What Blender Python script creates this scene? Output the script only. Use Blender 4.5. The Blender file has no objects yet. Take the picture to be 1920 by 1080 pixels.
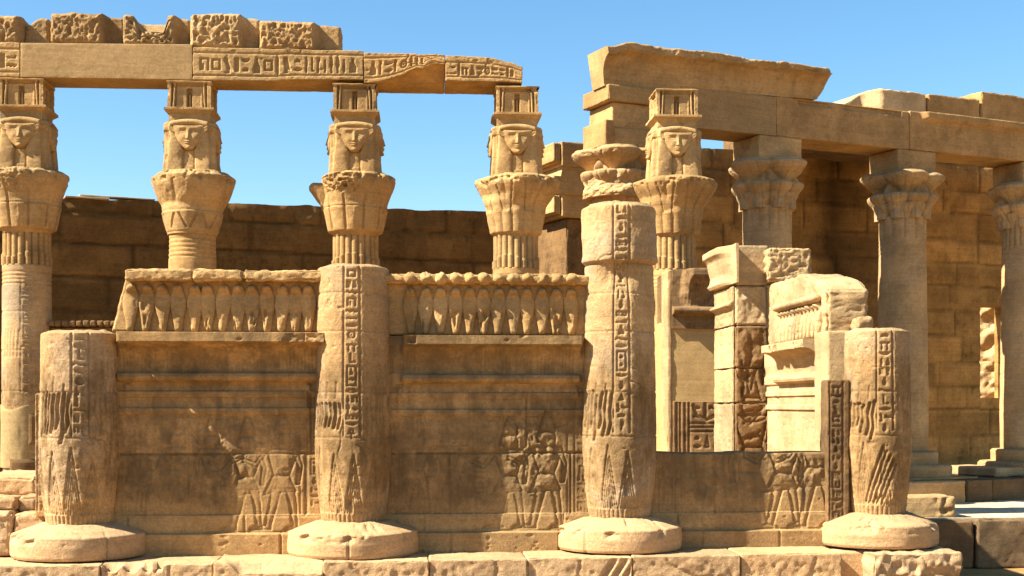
import bpy, math
import numpy as np

# ------------------------------------------------------------------ camera, world, sun, exposure
F = 2535.0                       # focal length in pixels of the 1920 wide photograph
ANG = math.radians(4.06)         # the camera looks this much to the right of the kiosk's axis
ZE = 1.40                        # eye height above the kiosk floor
VH = 760.0                       # pixel row of the horizon
SA, CA = math.sin(ANG), math.cos(ANG)
SUN_EL, SUN_TH = math.radians(42.5), math.radians(76.5)   # elevation; angle to the left of the facade's normal

scene = bpy.context.scene
COL = scene.collection
cam_d = bpy.data.cameras.new('camera'); cam = bpy.data.objects.new('camera', cam_d); COL.objects.link(cam)
cam_d.sensor_width = 36.0; cam_d.lens = 36.0*F/1920.0; cam_d.shift_y = (VH-540.0)/1920.0
cam_d.clip_start = 0.1; cam_d.clip_end = 4000.0
cam.location = (0, 0, ZE); cam.rotation_euler = (math.radians(90), 0, -ANG)
scene.camera = cam

world = bpy.data.worlds.new('World'); scene.world = world; world.use_nodes = True
wn = world.node_tree; bg = wn.nodes['Background']
sky = wn.nodes.new('ShaderNodeTexSky'); sky.sky_type = 'NISHITA'; sky.sun_disc = False
sky.sun_elevation = SUN_EL; sky.sun_rotation = math.atan2(-math.sin(SUN_TH), -math.cos(SUN_TH))
sky.altitude = 0; sky.air_density = 1.0; sky.dust_density = 0.2; sky.ozone_density = 2.5
hs = wn.nodes.new('ShaderNodeHueSaturation'); hs.inputs['Saturation'].default_value = 1.2; hs.inputs['Hue'].default_value = 0.492
wn.links.new(sky.outputs[0], hs.inputs['Color']); wn.links.new(hs.outputs[0], bg.inputs[0]); bg.inputs[1].default_value = 0.062

sun_d = bpy.data.lights.new('sun', 'SUN'); sun = bpy.data.objects.new('sun', sun_d); COL.objects.link(sun)
sun_d.energy = 5.0; sun_d.angle = math.radians(0.5); sun_d.color = (1.0, 0.93, 0.81)
from mathutils import Vector
sun_dir = Vector((-math.sin(SUN_TH)*math.cos(SUN_EL), -math.cos(SUN_TH)*math.cos(SUN_EL), math.sin(SUN_EL)))
sun.rotation_euler = (-sun_dir).to_track_quat('-Z', 'Y').to_euler(); sun.location = sun_dir*60

scene.view_settings.view_transform = 'Standard'; scene.view_settings.look = 'None'
scene.view_settings.gamma = 1.0; scene.view_settings.exposure = 1.74
scene.render.engine = 'CYCLES'
scene.cycles.max_bounces = 10; scene.cycles.diffuse_bounces = 6

# ------------------------------------------------------------------ layout helpers (photo pixel -> point on a plane of known depth)
def XatY(u, Y): return Y*math.tan(math.atan((u-960.0)/F)+ANG)
def dep(X, Y): return X*SA+Y*CA
def zat(v, X, Y): return ZE+(VH-v)*dep(X, Y)/F
def PX(u, v, Y):
    x = XatY(u, Y); return x, zat(v, x, Y)

YA, YB = 12.94, 21.60
XA = [-3.144, -0.595, 1.954, 4.50]
XB = [-6.06, -3.51, -0.957, 1.594, 4.145]
CANG = math.radians(20.94); OC = (3.66, 23.8)

# ------------------------------------------------------------------ numpy noise
def _h(ix, iy, iz, s):
    n = (ix.astype(np.uint32)*np.uint32(374761393) + iy.astype(np.uint32)*np.uint32(668265263)
         + iz.astype(np.uint32)*np.uint32(2147483647) + np.uint32((s*974711+17) & 0xffffffff))
    n = (n ^ (n >> np.uint32(13)))*np.uint32(1274126177)
    n = n ^ (n >> np.uint32(16))
    return (n & np.uint32(0xffffff)).astype(np.float32)/np.float32(0xffffff)
def vn(p, s=0):
    p = np.asarray(p, np.float32); i = np.floor(p).astype(np.int64); f = p-i; f = f*f*(3-2*f)
    i = i & 0xffffff
    x, y, z = i[..., 0], i[..., 1], i[..., 2]; fx, fy, fz = f[..., 0], f[..., 1], f[..., 2]
    def c(a, b, d): return _h(x+a, y+b, z+d, s)
    x00 = c(0,0,0)*(1-fx)+c(1,0,0)*fx; x10 = c(0,1,0)*(1-fx)+c(1,1,0)*fx
    x01 = c(0,0,1)*(1-fx)+c(1,0,1)*fx; x11 = c(0,1,1)*(1-fx)+c(1,1,1)*fx
    return (x00*(1-fy)+x10*fy)*(1-fz)+(x01*(1-fy)+x11*fy)*fz
def fbm(p, s=0, o=4, g=.5):
    p = np.asarray(p, np.float32); t = 0; a = 1; n = 0
    for k in range(o):
        t = t+a*(vn(p*(2.03**k)+k*7.3, s+k)*2-1); n += a; a *= g
    return t/n
def sstep(a, b, x):
    t = np.clip((x-a)/(b-a), 0, 1); return t*t*(3-2*t)
def interp(x, pts):
    return np.interp(x, [p[0] for p in pts], [p[1] for p in pts])

# ------------------------------------------------------------------ mesh builder
np.seterr(over='ignore')
class MB:
    def __init__(s): s.v = []; s.q = []; s.n = 0
    def grid(s, P, wrap=False):
        P = np.asarray(P, np.float32); nv, nu = P.shape[:2]
        idx = np.arange(nv*nu).reshape(nv, nu)
        if wrap: idx = np.concatenate([idx, idx[:, :1]], 1)
        q = np.stack([idx[:-1, :-1], idx[:-1, 1:], idx[1:, 1:], idx[1:, :-1]], -1).reshape(-1, 4)
        s.v.append(P.reshape(-1, 3)); s.q.append(q+s.n); s.n += nv*nu
    def xf(s, rot=0.0, loc=(0, 0, 0), start=0):
        c, n = math.cos(rot), math.sin(rot)
        for k in range(start, len(s.v)):
            V = s.v[k]; s.v[k] = np.stack([V[:, 0]*c-V[:, 1]*n+loc[0], V[:, 0]*n+V[:, 1]*c+loc[1], V[:, 2]+loc[2]], 1)
    def build(s, name, mat, parent=None, origin=None):
        V = np.concatenate(s.v).astype(np.float32); Q = np.concatenate(s.q).astype(np.int32)
        o = origin
        if o is None:
            if parent is not None:
                o = parent.get('_o', (0, 0, 0))
            else:
                o = (float((V[:, 0].min()+V[:, 0].max())/2), float((V[:, 1].min()+V[:, 1].max())/2), float(V[:, 2].min()))
        V = V-np.array(o, np.float32)
        me = bpy.data.meshes.new(name)
        me.vertices.add(len(V)); me.vertices.foreach_set('co', V.ravel())
        me.loops.add(Q.size); me.loops.foreach_set('vertex_index', Q.ravel())
        me.polygons.add(len(Q)); me.polygons.foreach_set('loop_start', np.arange(0, Q.size, 4, dtype=np.int32))
        me.update(calc_edges=True); me.validate()
        ob = bpy.data.objects.new(name, me); COL.objects.link(ob)
        me.materials.append(mat)
        if parent is not None: ob.parent = parent
        else: ob.location = o
        ob['_o'] = tuple(o)
        return ob
def tag(o, label=None, cat=None, group=None, kind=None):
    if label: o['label'] = label
    if cat: o['category'] = cat
    if group: o['group'] = group
    o['kind'] = kind or 'thing'
    return o
def empty(name, loc, label, cat, group=None):
    o = bpy.data.objects.new(name, None); COL.objects.link(o); o.location = loc; o.empty_display_size = .2
    o['_o'] = tuple(loc); return tag(o, label, cat, group)

# ------------------------------------------------------------------ relief raster with Egyptian signs
class Relief:
    def __init__(s, x0, x1, z0, z1, res):
        s.x0, s.z0, s.res = x0, z0, res
        s.nx = max(2, int(round((x1-x0)/res))+1); s.nz = max(2, int(round((z1-z0)/res))+1)
        s.H = np.zeros((s.nz, s.nx), np.float32)
    def _s(s, xa, xb, za, zb):
        i0 = max(0, int((xa-s.x0)/s.res)-2); i1 = min(s.nx, int((xb-s.x0)/s.res)+4)
        j0 = max(0, int((za-s.z0)/s.res)-2); j1 = min(s.nz, int((zb-s.z0)/s.res)+4)
        if i1 <= i0 or j1 <= j0: return None
        X = s.x0+np.arange(i0, i1)*s.res; Z = s.z0+np.arange(j0, j1)*s.res
        X, Z = np.meshgrid(X, Z); return (slice(j0, j1), slice(i0, i1)), X, Z
    def put(s, r, d, dp):
        m = np.clip(.5-d/(s.res*1.6), 0, 1)
        if dp > 0: s.H[r] = np.minimum(s.H[r], -dp*m)
        else: s.H[r] = np.maximum(s.H[r], -dp*m)
    def seg(s, xa, za, xb, zb, w, dp):
        q = s._s(min(xa, xb)-w, max(xa, xb)+w, min(za, zb)-w, max(za, zb)+w)
        if q is None: return
        r, X, Z = q; dx, dz = xb-xa, zb-za; L = dx*dx+dz*dz+1e-9
        t = np.clip(((X-xa)*dx+(Z-za)*dz)/L, 0, 1)
        s.put(r, np.hypot(X-xa-t*dx, Z-za-t*dz)-w/2, dp)
    def path(s, pts, w, dp):
        for a, b in zip(pts[:-1], pts[1:]): s.seg(a[0], a[1], b[0], b[1], w, dp)
    def ell(s, cx, cz, rx, rz, dp, ring=0):
        q = s._s(cx-rx-ring, cx+rx+ring, cz-rz-ring, cz+rz+ring)
        if q is None: return
        r, X, Z = q; k = np.hypot((X-cx)/rx, (Z-cz)/rz); d = (k-1)*min(rx, rz)
        if ring: d = np.abs(d)-ring/2
        s.put(r, d, dp)
    def rect(s, xa, xb, za, zb, dp, ring=0):
        q = s._s(xa-ring, xb+ring, za-ring, zb+ring)
        if q is None: return
        r, X, Z = q; d = np.maximum(np.abs(X-(xa+xb)/2)-(xb-xa)/2, np.abs(Z-(za+zb)/2)-(zb-za)/2)
        if ring: d = np.abs(d)-ring/2
        s.put(r, d, dp)
    def poly(s, pts, dp):
        xs = [p[0] for p in pts]; zs = [p[1] for p in pts]
        q = s._s(min(xs), max(xs), min(zs), max(zs))
        if q is None: return
        r, X, Z = q; ins = np.zeros(X.shape, bool); dd = np.full(X.shape, 9.0); n = len(pts)
        for k in range(n):
            xa, za = pts[k]; xb, zb = pts[(k+1) % n]
            c = ((za > Z) != (zb > Z)) & (X < (xb-xa)*(Z-za)/((zb-za) if abs(zb-za) > 1e-9 else 1e-9)+xa); ins ^= c
            dx, dz = xb-xa, zb-za; t = np.clip(((X-xa)*dx+(Z-za)*dz)/(dx*dx+dz*dz+1e-12), 0, 1)
            dd = np.minimum(dd, np.hypot(X-xa-t*dx, Z-za-t*dz))
        s.put(r, np.where(ins, -dd, dd), dp)
    def rough(s, xa, xb, za, zb, amp, freq, seed=0, edge=.06, ridged=True):
        q = s._s(xa, xb, za, zb)
        if q is None: return
        r, X, Z = q
        p = np.stack([X*freq, Z*freq*.8, X*0+seed*3.7], -1)
        n = fbm(p, seed, 3); n = (1-np.abs(n)*2.2) if ridged else n
        e = edge*(.5+vn(np.stack([X*5, Z*5, X*0+seed], -1), seed+5))
        w = np.clip(np.minimum(np.minimum(X-xa, xb-X), np.minimum(Z-za, zb-Z))/e, 0, 1)
        s.H[r] += (amp*(n-.45)*w).astype(np.float32)
    def wear(s, seed, lo=.25):
        X, Z = np.meshgrid(s.x0+np.arange(s.nx)*s.res, s.z0+np.arange(s.nz)*s.res)
        n = fbm(np.stack([X*2.2, Z*2.2, X*0+seed], -1), seed, 4); s.H *= (lo+(1-lo)*sstep(-.35, .15, n)).astype(np.float32)
    def sample(s, x, z):
        fx = np.clip((x-s.x0)/s.res, 0, s.nx-1.001); fz = np.clip((z-s.z0)/s.res, 0, s.nz-1.001)
        i = fx.astype(int); j = fz.astype(int); a = fx-i; b = fz-j; H = s.H
        return (H[j, i]*(1-a)+H[j, i+1]*a)*(1-b)+(H[j+1, i]*(1-a)+H[j+1, i+1]*a)*b

GL = [
 [('l',0,-.5,0,.5),('l',0,.5,.18,.3),('l',.18,.3,.12,-.05),('l',.12,-.05,0,-.1)],
 [('l',-.5,0,-.3,.15),('l',-.3,.15,-.1,-.1),('l',-.1,-.1,.1,.15),('l',.1,.15,.3,-.1),('l',.3,-.1,.5,.1)],
 [('l',-.45,0,-.15,.18),('l',-.15,.18,.15,.18),('l',.15,.18,.45,0),('l',.45,0,.15,-.16),('l',.15,-.16,-.15,-.16),('l',-.15,-.16,-.45,0)],
 [('p',(-.35,-.2),(-.28,.12),(0,.28),(.28,.12),(.35,-.2))],
 [('o',0,0,.34,.34),('e',0,0,.09,.09)],
 [('o',0,.27,.17,.22),('l',0,.05,0,-.5),('l',-.3,.02,.3,.02)],
 [('p',(-.42,.3),(-.25,.5),(-.02,.42),(.05,.15),(.5,-.42),(.18,-.22),(-.05,-.24),(-.22,.05)),('l',-.05,-.2,-.05,-.5),('l',-.05,-.5,-.28,-.5),('l',.1,-.2,.1,-.5)],
 [('p',(-.3,.5),(.1,.5),(.2,.2),(.45,-.4),(.1,-.28),(-.15,-.25),(-.25,.1)),('l',-.1,-.25,-.1,-.5),('l',.06,-.25,.06,-.5),('l',-.2,-.5,.15,-.5)],
 [('p',(-.48,.22),(.48,.22),(.36,-.05),(.15,-.22),(-.15,-.22),(-.36,-.05))],
 [('l',-.5,-.05,-.3,.15),('l',-.3,.15,0,-.05),('l',0,-.05,.5,.0),('l',-.5,-.05,-.42,.22)],
 [('b',-.38,.38,-.3,.3)],
 [('l',-.4,-.35,-.4,.35),('l',-.4,.35,.4,.35),('l',.4,.35,.4,-.35),('l',-.15,-.35,-.15,.0)],
 [('r',-.45,.45,-.09,.09)],
 [('l',-.3,-.4,-.3,.4),('l',0,-.4,0,.4),('l',.3,-.4,.3,.4)],
 [('l',-.4,.0,.0,.16),('l',.0,.16,.4,.0),('l',.4,0,0,-.16),('l',0,-.16,-.4,0),('e',0,0,.1,.1)],
 [('l',-.1,.5,-.1,-.4),('l',-.1,-.4,.35,-.4)],
 [('p',(-.1,.5),(.12,.48),(.1,.2),(.35,-.1),(.35,-.5),(-.35,-.5),(-.3,-.05),(-.15,.15))],
 [('o',0,.32,.15,.15),('o',0,0,.15,.15),('o',0,-.32,.15,.15)],
 [('l',-.2,-.5,-.2,.5),('r',-.2,.25,.25,.5)],
 [('e',0,-.12,.22,.34),('r',-.12,.12,.25,.4)],
 [('l',-.45,.2,.45,.2),('l',-.3,.2,-.3,-.45),('l',.3,.2,.3,-.45)],
 [('l',-.45,-.2,.1,-.2),('l',.1,-.2,.45,.05),('l',.1,-.2,.45,-.2)],
 [('p',(0,.45),(.32,-.4),(-.32,-.4))],
 [('b',-.42,.42,-.22,.22),('e',-.18,0,.09,.12),('e',.14,0,.12,.1)],
]
WIDE = {1, 2, 3, 8, 9, 12, 14, 21, 23}
def glyph(R, k, cx, cz, w, h, dp, lw):
    for t in GL[k]:
        if t[0] == 'l': R.seg(cx+t[1]*w, cz+t[2]*h, cx+t[3]*w, cz+t[4]*h, lw, dp)
        elif t[0] == 'e': R.ell(cx+t[1]*w, cz+t[2]*h, t[3]*w, t[4]*h, dp)
        elif t[0] == 'o': R.ell(cx+t[1]*w, cz+t[2]*h, t[3]*w, t[4]*h, dp, lw)
        elif t[0] == 'r': R.rect(cx+t[1]*w, cx+t[2]*w, cz+t[3]*h, cz+t[4]*h, dp)
        elif t[0] == 'b': R.rect(cx+t[1]*w, cx+t[2]*w, cz+t[3]*h, cz+t[4]*h, dp, lw)
        elif t[0] == 'p': R.poly([(cx+a*w, cz+b*h) for a, b in t[1:]], dp)
def text_col(R, xa, xb, za, zb, seed, dp=.012, lw=.013, border=True, bw=.014):
    """a vertical column of signs between xa..xb, from zb down to za"""
    rs = np.random.RandomState(seed); w = (xb-xa)
    if border:
        R.seg(xa, za, xa, zb, bw, dp); R.seg(xb, za, xb, zb, bw, dp)
    wi = w*.74; cx = (xa+xb)/2; z = zb-.02
    while z > za+.05:
        k = rs.randint(len(GL))
        if k in WIDE: h = wi*.42; glyph(R, k, cx, z-h/2, wi, h*1.5, dp, lw)
        elif rs.rand() < .45:
            h = wi*.62; k2 = rs.randint(len(GL))
            glyph(R, k, cx-wi*.26, z-h/2, wi*.46, h, dp, lw); glyph(R, k2, cx+wi*.26, z-h/2, wi*.46, h*.9, dp, lw)
        elif rs.rand() < .2:
            h = min(wi*1.7, z-za); R.rect(cx-wi*.36, cx+wi*.36, z-h+.01, z-.01, dp, lw)
            glyph(R, rs.randint(len(GL)), cx, z-h*.3, wi*.42, h*.3, dp, lw); glyph(R, rs.randint(len(GL)), cx, z-h*.68, wi*.42, h*.3, dp, lw)
        else: h = wi*.8; glyph(R, k, cx, z-h/2, wi*.8, h*.95, dp, lw)
        z -= h+w*.11
def text_row(R, xa, xb, za, zb, seed, dp=.014, lw=.014, seq=None):
    rs = np.random.RandomState(seed); h = zb-za; x = xa+.02; n = 0
    while x < xb-h*.3:
        k = seq[n] if seq and n < len(seq) else rs.randint(len(GL)); n += 1
        if k in WIDE:
            w = h*.52; k2 = list(WIDE)[rs.randint(len(WIDE))]
            glyph(R, k, x+w/2, zb-h*.25, w*.9, h*.42, dp, lw); glyph(R, k2, x+w/2, za+h*.22, w*.9, h*.42, dp, lw)
        elif k in (0, 5, 13, 15, 17, 18, 19): w = h*.26; glyph(R, k, x+w/2, (za+zb)/2, w*.95, h*.9, dp, lw)
        else: w = h*.56; glyph(R, k, x+w/2, (za+zb)/2, w*.95, h*.9, dp, lw)
        x += w+h*.1
def figure(R, cx, z0, h, d, dp=.013, lw=.014):
    """outline of a striding figure; d=+1 faces right"""
    def p(*a): R.path([(cx+x*h*d, z0+z*h) for x, z in a], lw, dp)
    p((-.12,0),(-.06,.02),(-.05,.25),(-.03,.38)); p((-.16,.0),(-.16,.22),(-.12,.38))
    p((.20,0),(.13,.02),(.08,.24),(.05,.38)); p((.10,.02),(.02,.22),(-.02,.34)); p((.2,.0),(.28,.0)); p((-.12,0),(.0,.0))
    p((-.13,.36),(.16,.34),(.06,.52),(-.07,.52),(-.13,.36)); p((-.07,.52),(-.13,.72),(-.04,.78)); p((.06,.52),(.12,.72),(.04,.78))
    p((.12,.72),(.24,.58),(.36,.66)); p((-.13,.72),(-.2,.52),(-.15,.40)); p((-.03,.78),(-.04,.82)); p((.03,.78),(.03,.82))
    R.ell(cx+.01*h*d, z0+.87*h, .06*h, .065*h, dp, lw); p((-.06,.9),(-.08,.98),(.0,1.06),(.05,.94))

FIG = [[(-.16,0),(-.02,0),(-.04,.03),(-.09,.05),(-.07,.24),(-.03,.40),(-.12,.40),(-.14,.24),(-.15,.05)],
 [(.10,0),(.27,0),(.26,.02),(.17,.05),(.13,.22),(.10,.40),(.0,.40),(.05,.22),(.10,.05)],
 [(-.14,.37),(.18,.34),(.09,.53),(-.07,.53)], [(-.07,.52),(.08,.52),(.14,.74),(.13,.79),(-.14,.79),(-.15,.74)],
 [(.12,.77),(.17,.70),(.25,.60),(.38,.66),(.38,.70),(.26,.65),(.18,.76)], [(-.15,.77),(-.20,.62),(-.17,.44),(-.13,.44),(-.15,.62),(-.10,.74)],
 [(-.04,.78),(.05,.78),(.05,.82),(.09,.83),(.10,.88),(.08,.93),(-.06,.94),(-.09,.88),(-.08,.80)], [(-.08,.93),(.08,.93),(.05,1.05),(.02,1.13),(-.03,1.13),(-.08,1.02)]]
def sunk_figure(R, cx, z0, h, d, dp=.018):
    dp *= 1.4
    q = R._s(cx-.42*h, cx+.42*h, z0-.02, z0+1.16*h)
    if q is None: return
    r, X, Z = q; best = np.full(X.shape, 9.0); lines = np.zeros(X.shape)
    for P in FIG:
        pts = [(cx+a*h*d, z0+b*h) for a, b in P]; ins = np.zeros(X.shape, bool); dd = np.full(X.shape, 9.0); n = len(pts)
        for k in range(n):
            xa, za = pts[k]; xb, zb = pts[(k+1) % n]
            ins ^= ((za > Z) != (zb > Z)) & (X < (xb-xa)*(Z-za)/((zb-za) if abs(zb-za) > 1e-9 else 1e-9)+xa)
            dx, dz = xb-xa, zb-za; t = np.clip(((X-xa)*dx+(Z-za)*dz)/(dx*dx+dz*dz+1e-12), 0, 1)
            dd = np.minimum(dd, np.hypot(X-xa-t*dx, Z-za-t*dz))
        sd = np.where(ins, -dd, dd); lines = np.maximum(lines, np.clip(1-np.abs(sd)/.010, 0, 1)); best = np.minimum(best, sd)
    g = -dp*np.clip(1-np.maximum(best, 0)/.008, 0, 1)*np.where(best < 0, np.exp(best/.03), 1)-.35*dp*lines*(best < .0)
    R.H[r] = np.minimum(R.H[r], g)

def crack(R, x, z, n, ang, seed, w=.008, dp=.02, step=.06):
    rs = np.random.RandomState(seed); pts = [(x, z)]
    for k in range(n):
        ang += rs.randn()*.5; x += step*math.cos(ang)*rs.uniform(.4, 1.3); z += step*math.sin(ang)*rs.uniform(.4, 1.3); pts.append((x, z))
    R.path(pts, w, dp)
def pock(R, xa, xb, za, zb, n, seed, dp=.012):
    rs = np.random.RandomState(seed)
    for k in range(n):
        a = .006+.016*rs.rand()**3; R.ell(rs.uniform(xa, xb), rs.uniform(za, zb), a*rs.uniform(.8, 2.2), a, dp*rs.uniform(.5, 1.3))

# ------------------------------------------------------------------ solid builders
def axis(a, b, res, r):
    n = max(1, int(math.ceil((b-a)/res)))
    k = np.concatenate([np.linspace(a, b, n+1), [a+r*f for f in (.12, .35, .65, 1)], [b-r*f for f in (.12, .35, .65, 1)]])
    k = np.unique(np.round(np.clip(k, a, b), 5)); return k
def sblock(mb, x0, x1, y0, y1, z0, z1, res=.05, resy=None, r=.025, amp=.005, freq=5, chip=.03, seed=0, front=None, warp=None, big=.0, dents=0.0, dfreq=9, rot=0, loc=(0,0,0)):
    """a weathered stone block: rounded noisy edges, chipped corners; front(x,z) is relief on the -Y face"""
    resy = resy or max(res, .05)
    r = min(r, (x1-x0)*.3, (y1-y0)*.3, (z1-z0)*.3)
    ax, ay, az = axis(x0, x1, res, r), axis(y0, y1, resy, r), axis(z0, z1, res, r)
    c = np.array([(x0+x1)/2, (y0+y1)/2, (z0+z1)/2]); h = np.array([(x1-x0)/2, (y1-y0)/2, (z1-z0)/2])
    faces = []
    X, Z = np.meshgrid(ax, az); faces += [np.stack([X, X*0+y0, Z], -1), np.stack([X, X*0+y1, Z], -1)[:, ::-1]]
    Y, Z = np.meshgrid(ay, az); faces += [np.stack([Y*0+x1, Y, Z], -1), np.stack([Y*0+x0, Y, Z], -1)[:, ::-1]]
    X, Y = np.meshgrid(ax, ay); faces += [np.stack([X, Y, X*0+z1], -1), np.stack([X, Y, X*0+z0], -1)[:, ::-1]]
    st = len(mb.v)
    for f in faces:
        q = f-c; inner = np.clip(q, -(h-r), h-r); d = q-inner; L = np.linalg.norm(d, axis=-1, keepdims=True); d = d/np.maximum(L, 1e-6)
        out = inner+d*r
        edge = 1-np.max(np.abs(d), -1); edge = np.clip(edge/.29, 0, 1)
        n = fbm(f*freq+seed*1.7, seed, 4)+.6*fbm(f*freq*4.3+seed, seed+2, 3)
        cn = np.clip(vn(f*5+seed*3.1, seed+11)*1.6+fbm(f*17, seed+3, 3)*.9-.85, 0, 1)
        mag = amp*n-chip*edge*cn
        if big: mag = mag+big*fbm(f*1.3+seed, seed+21, 2)
        if dents: mag = mag+dents*((1-2.2*np.abs(fbm(f*dfreq+seed*5, seed+31, 3)))-.5)
        if front is not None:
            w = np.clip(-d[..., 1], 0, 1)**4
            mag = mag+w*front(f[..., 0], f[..., 2])
        out = out+d*mag[..., None]
        P = c+out
        if warp is not None: P = warp(P)
        mb.grid(P)
    mb.xf(rot, loc, st)
def lathe(mb, zs, rfun, cx, cy, nth=96, cap_top=True, cap_bot=False, capn=.004, seed=0):
    th = np.linspace(-math.pi, math.pi, nth, endpoint=False)
    TH, ZZ = np.meshgrid(th, zs); Rr = rfun(TH, ZZ)
    P = np.stack([cx+Rr*np.sin(TH), cy-Rr*np.cos(TH), ZZ], -1)
    rows = [P]
    if cap_top:
        for k in (.96, .85, .65, .4, .15, .01):
            q = P[-1:].copy(); q[..., 0] = cx+(q[..., 0]-cx)*k; q[..., 1] = cy+(q[..., 1]-cy)*k
            q[..., 2] += (1-k)*.0+capn*fbm(q*9, seed, 3)+min(.006, (1-k)*.05); rows.append(q)
    if cap_bot:
        for k in (.9, .5, .01):
            q = P[:1].copy(); q[..., 0] = cx+(q[..., 0]-cx)*k; q[..., 1] = cy+(q[..., 1]-cy)*k; rows.insert(0, q)
    mb.grid(np.concatenate(rows, 0), wrap=True)
def slab(mb, Fr, yb, sides='lrtb'):
    """closes a front sheet Fr (nz,nx,3) to a slab whose back lies at y=yb"""
    Fr = np.asarray(Fr, np.float64); mb.grid(Fr)
    B = Fr.copy(); B[..., 1] = yb
    def strip(a, b):
        n = 6; mb.grid(np.stack([a*(1-k/n)+b*(k/n) for k in range(n+1)], 0))
    if 't' in sides: strip(Fr[-1], B[-1])
    if 'b' in sides: strip(B[0], Fr[0])
    if 'r' in sides: strip(B[:, -1], Fr[:, -1])
    if 'l' in sides: strip(Fr[:, 0], B[:, 0])
    k = max(1, Fr.shape[0]//12); m = max(1, Fr.shape[1]//12)
    Bk = B[np.unique(np.r_[0:Fr.shape[0]:k, Fr.shape[0]-1])][:, np.unique(np.r_[0:Fr.shape[1]:m, Fr.shape[1]-1])]
    mb.grid(Bk[:, ::-1])

# ------------------------------------------------------------------ materials
def N(nt, t, **kw):
    n = nt.nodes.new(t)
    for k, v in kw.items(): setattr(n, k, v)
    return n
def stone(name, col, dark=(.07, .04, .02), band=None, tint=False, amount=0.0, streak=.3, bump=.35, grey=0.0, var=.18, red=.25, pits=.4):
    K = .78; SATB = (.985, 1.0, .94); col = tuple(c*K*q for c, q in zip(col, SATB)); dark = tuple(c*K*q for c, q in zip(dark, SATB))   # real sandstone is fairly dark; the exposure makes it glow
    m = bpy.data.materials.new(name); m.use_nodes = True; nt = m.node_tree; L = nt.links
    bs = nt.nodes['Principled BSDF']; bs.inputs['Roughness'].default_value = .93
    bs.inputs['Specular IOR Level'].default_value = .12
    geo = N(nt, 'ShaderNodeNewGeometry'); pos = geo.outputs['Position']
    def noise(scale, det=6, rough=.6, vec=None):
        n = N(nt, 'ShaderNodeTexNoise'); n.inputs['Scale'].default_value = scale; n.inputs['Detail'].default_value = det
        n.inputs['Roughness'].default_value = rough; L.new(vec or pos, n.inputs['Vector']); return n.outputs['Fac']
    def rng(v, a, b, c=0., d=1., smooth=True):
        n = N(nt, 'ShaderNodeMapRange'); n.interpolation_type = 'SMOOTHSTEP' if smooth else 'LINEAR'
        for i, x in enumerate((a, b, c, d)): n.inputs[i+1].default_value = x
        L.new(v, n.inputs[0]); return n.outputs[0]
    def mth(op, a, b):
        n = N(nt, 'ShaderNodeMath', operation=op)
        for i, x in enumerate((a, b)):
            if isinstance(x, (int, float)): n.inputs[i].default_value = x
            else: L.new(x, n.inputs[i])
        return n.outputs[0]
    def mix(f, a, b, bl='MIX'):
        n = N(nt, 'ShaderNodeMix', data_type='RGBA', blend_type=bl)
        for s, x in ((n.inputs[0], f), (n.inputs[6], a), (n.inputs[7], b)):
            if isinstance(x, (int, float)): s.default_value = x
            elif isinstance(x, tuple): s.default_value = (*x, 1)
            else: L.new(x, s)
        return n.outputs[2]
    lo = tuple(c*(1-var*1.5) for c in col); hi = tuple(min(1, c*(1+var*.7)) for c in col)
    c = mix(rng(noise(1.7, 8, .62), .32, .68), lo, hi)
    rd = (col[0]*.95, col[1]*.80, col[2]*.72)
    c = mix(mth('MULTIPLY', rng(noise(.9, 5, .6), .52, .7), red), c, rd)
    if grey > 0:
        c = mix(mth('MULTIPLY', rng(noise(1.3, 6, .6), .45, .62), grey), c, (.42*K, .38*K, .31*K))
    # bedding lines, fine grain, and a slight difference from stone to stone
    bv = N(nt, 'ShaderNodeVectorMath', operation='MULTIPLY'); bv.inputs[1].default_value = (.8, .8, 16); L.new(pos, bv.inputs[0])
    bed = noise(1.6, 5, .6, bv.outputs[0])
    c = mix(1.0, c, rng(bed, .3, .7, .88, 1.08, False), 'MULTIPLY')
    c = mix(1.0, c, rng(noise(42, 5, .75), .3, .7, .70, 1.16, False), 'MULTIPLY')
    c = mix(1.0, c, rng(noise(13, 6, .7), .3, .7, .86, 1.08, False), 'MULTIPLY')
    oi_ = N(nt, 'ShaderNodeObjectInfo'); c = mix(1.0, c, rng(oi_.outputs['Random'], 0, 1, .84, 1.10, False), 'MULTIPLY')
    c = mix(mth('FRACT', mth('MULTIPLY', oi_.outputs['Random'], 7.31), 0.0), c, mix(1.0, c, (1.04, .95, .84), 'MULTIPLY'))
    # old stains left on the stone
    if amount > 0 or band:
        sv = N(nt, 'ShaderNodeVectorMath', operation='MULTIPLY'); sv.inputs[1].default_value = (1, 1, .22); L.new(pos, sv.inputs[0])
        st = mth('ADD', mth('MULTIPLY', noise(1.6, 12, .72), 1-streak), mth('MULTIPLY', noise(6.0, 8, .7, sv.outputs[0]), streak))
        fine = noise(9, 8, .7)
        st = mth('ADD', st, mth('MULTIPLY', mth('SUBTRACT', fine, .5), .42))
        if band:
            sx = N(nt, 'ShaderNodeSeparateXYZ'); L.new(pos, sx.inputs[0]); z = sx.outputs[2]
            z = mth('ADD', z, mth('MULTIPLY', mth('SUBTRACT', noise(1.6, 6, .6), .5), band[4] if len(band) > 4 else .5))
            bm = mth('MULTIPLY', rng(z, band[0], band[1]), rng(z, band[2], band[3], 1., 0.))
            st = mth('ADD', st, mth('MULTIPLY', bm, amount))
            f = rng(st, .63, .90)
        else:
            f = rng(st, .74-amount, .94-amount*.7)
        c = mix(f, c, dark)
    if tint:
        at = N(nt, 'ShaderNodeAttribute', attribute_name='course_tint'); c = mix(1.0, c, at.outputs['Color'], 'MULTIPLY')
    L.new(c, bs.inputs['Base Color'])
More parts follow.
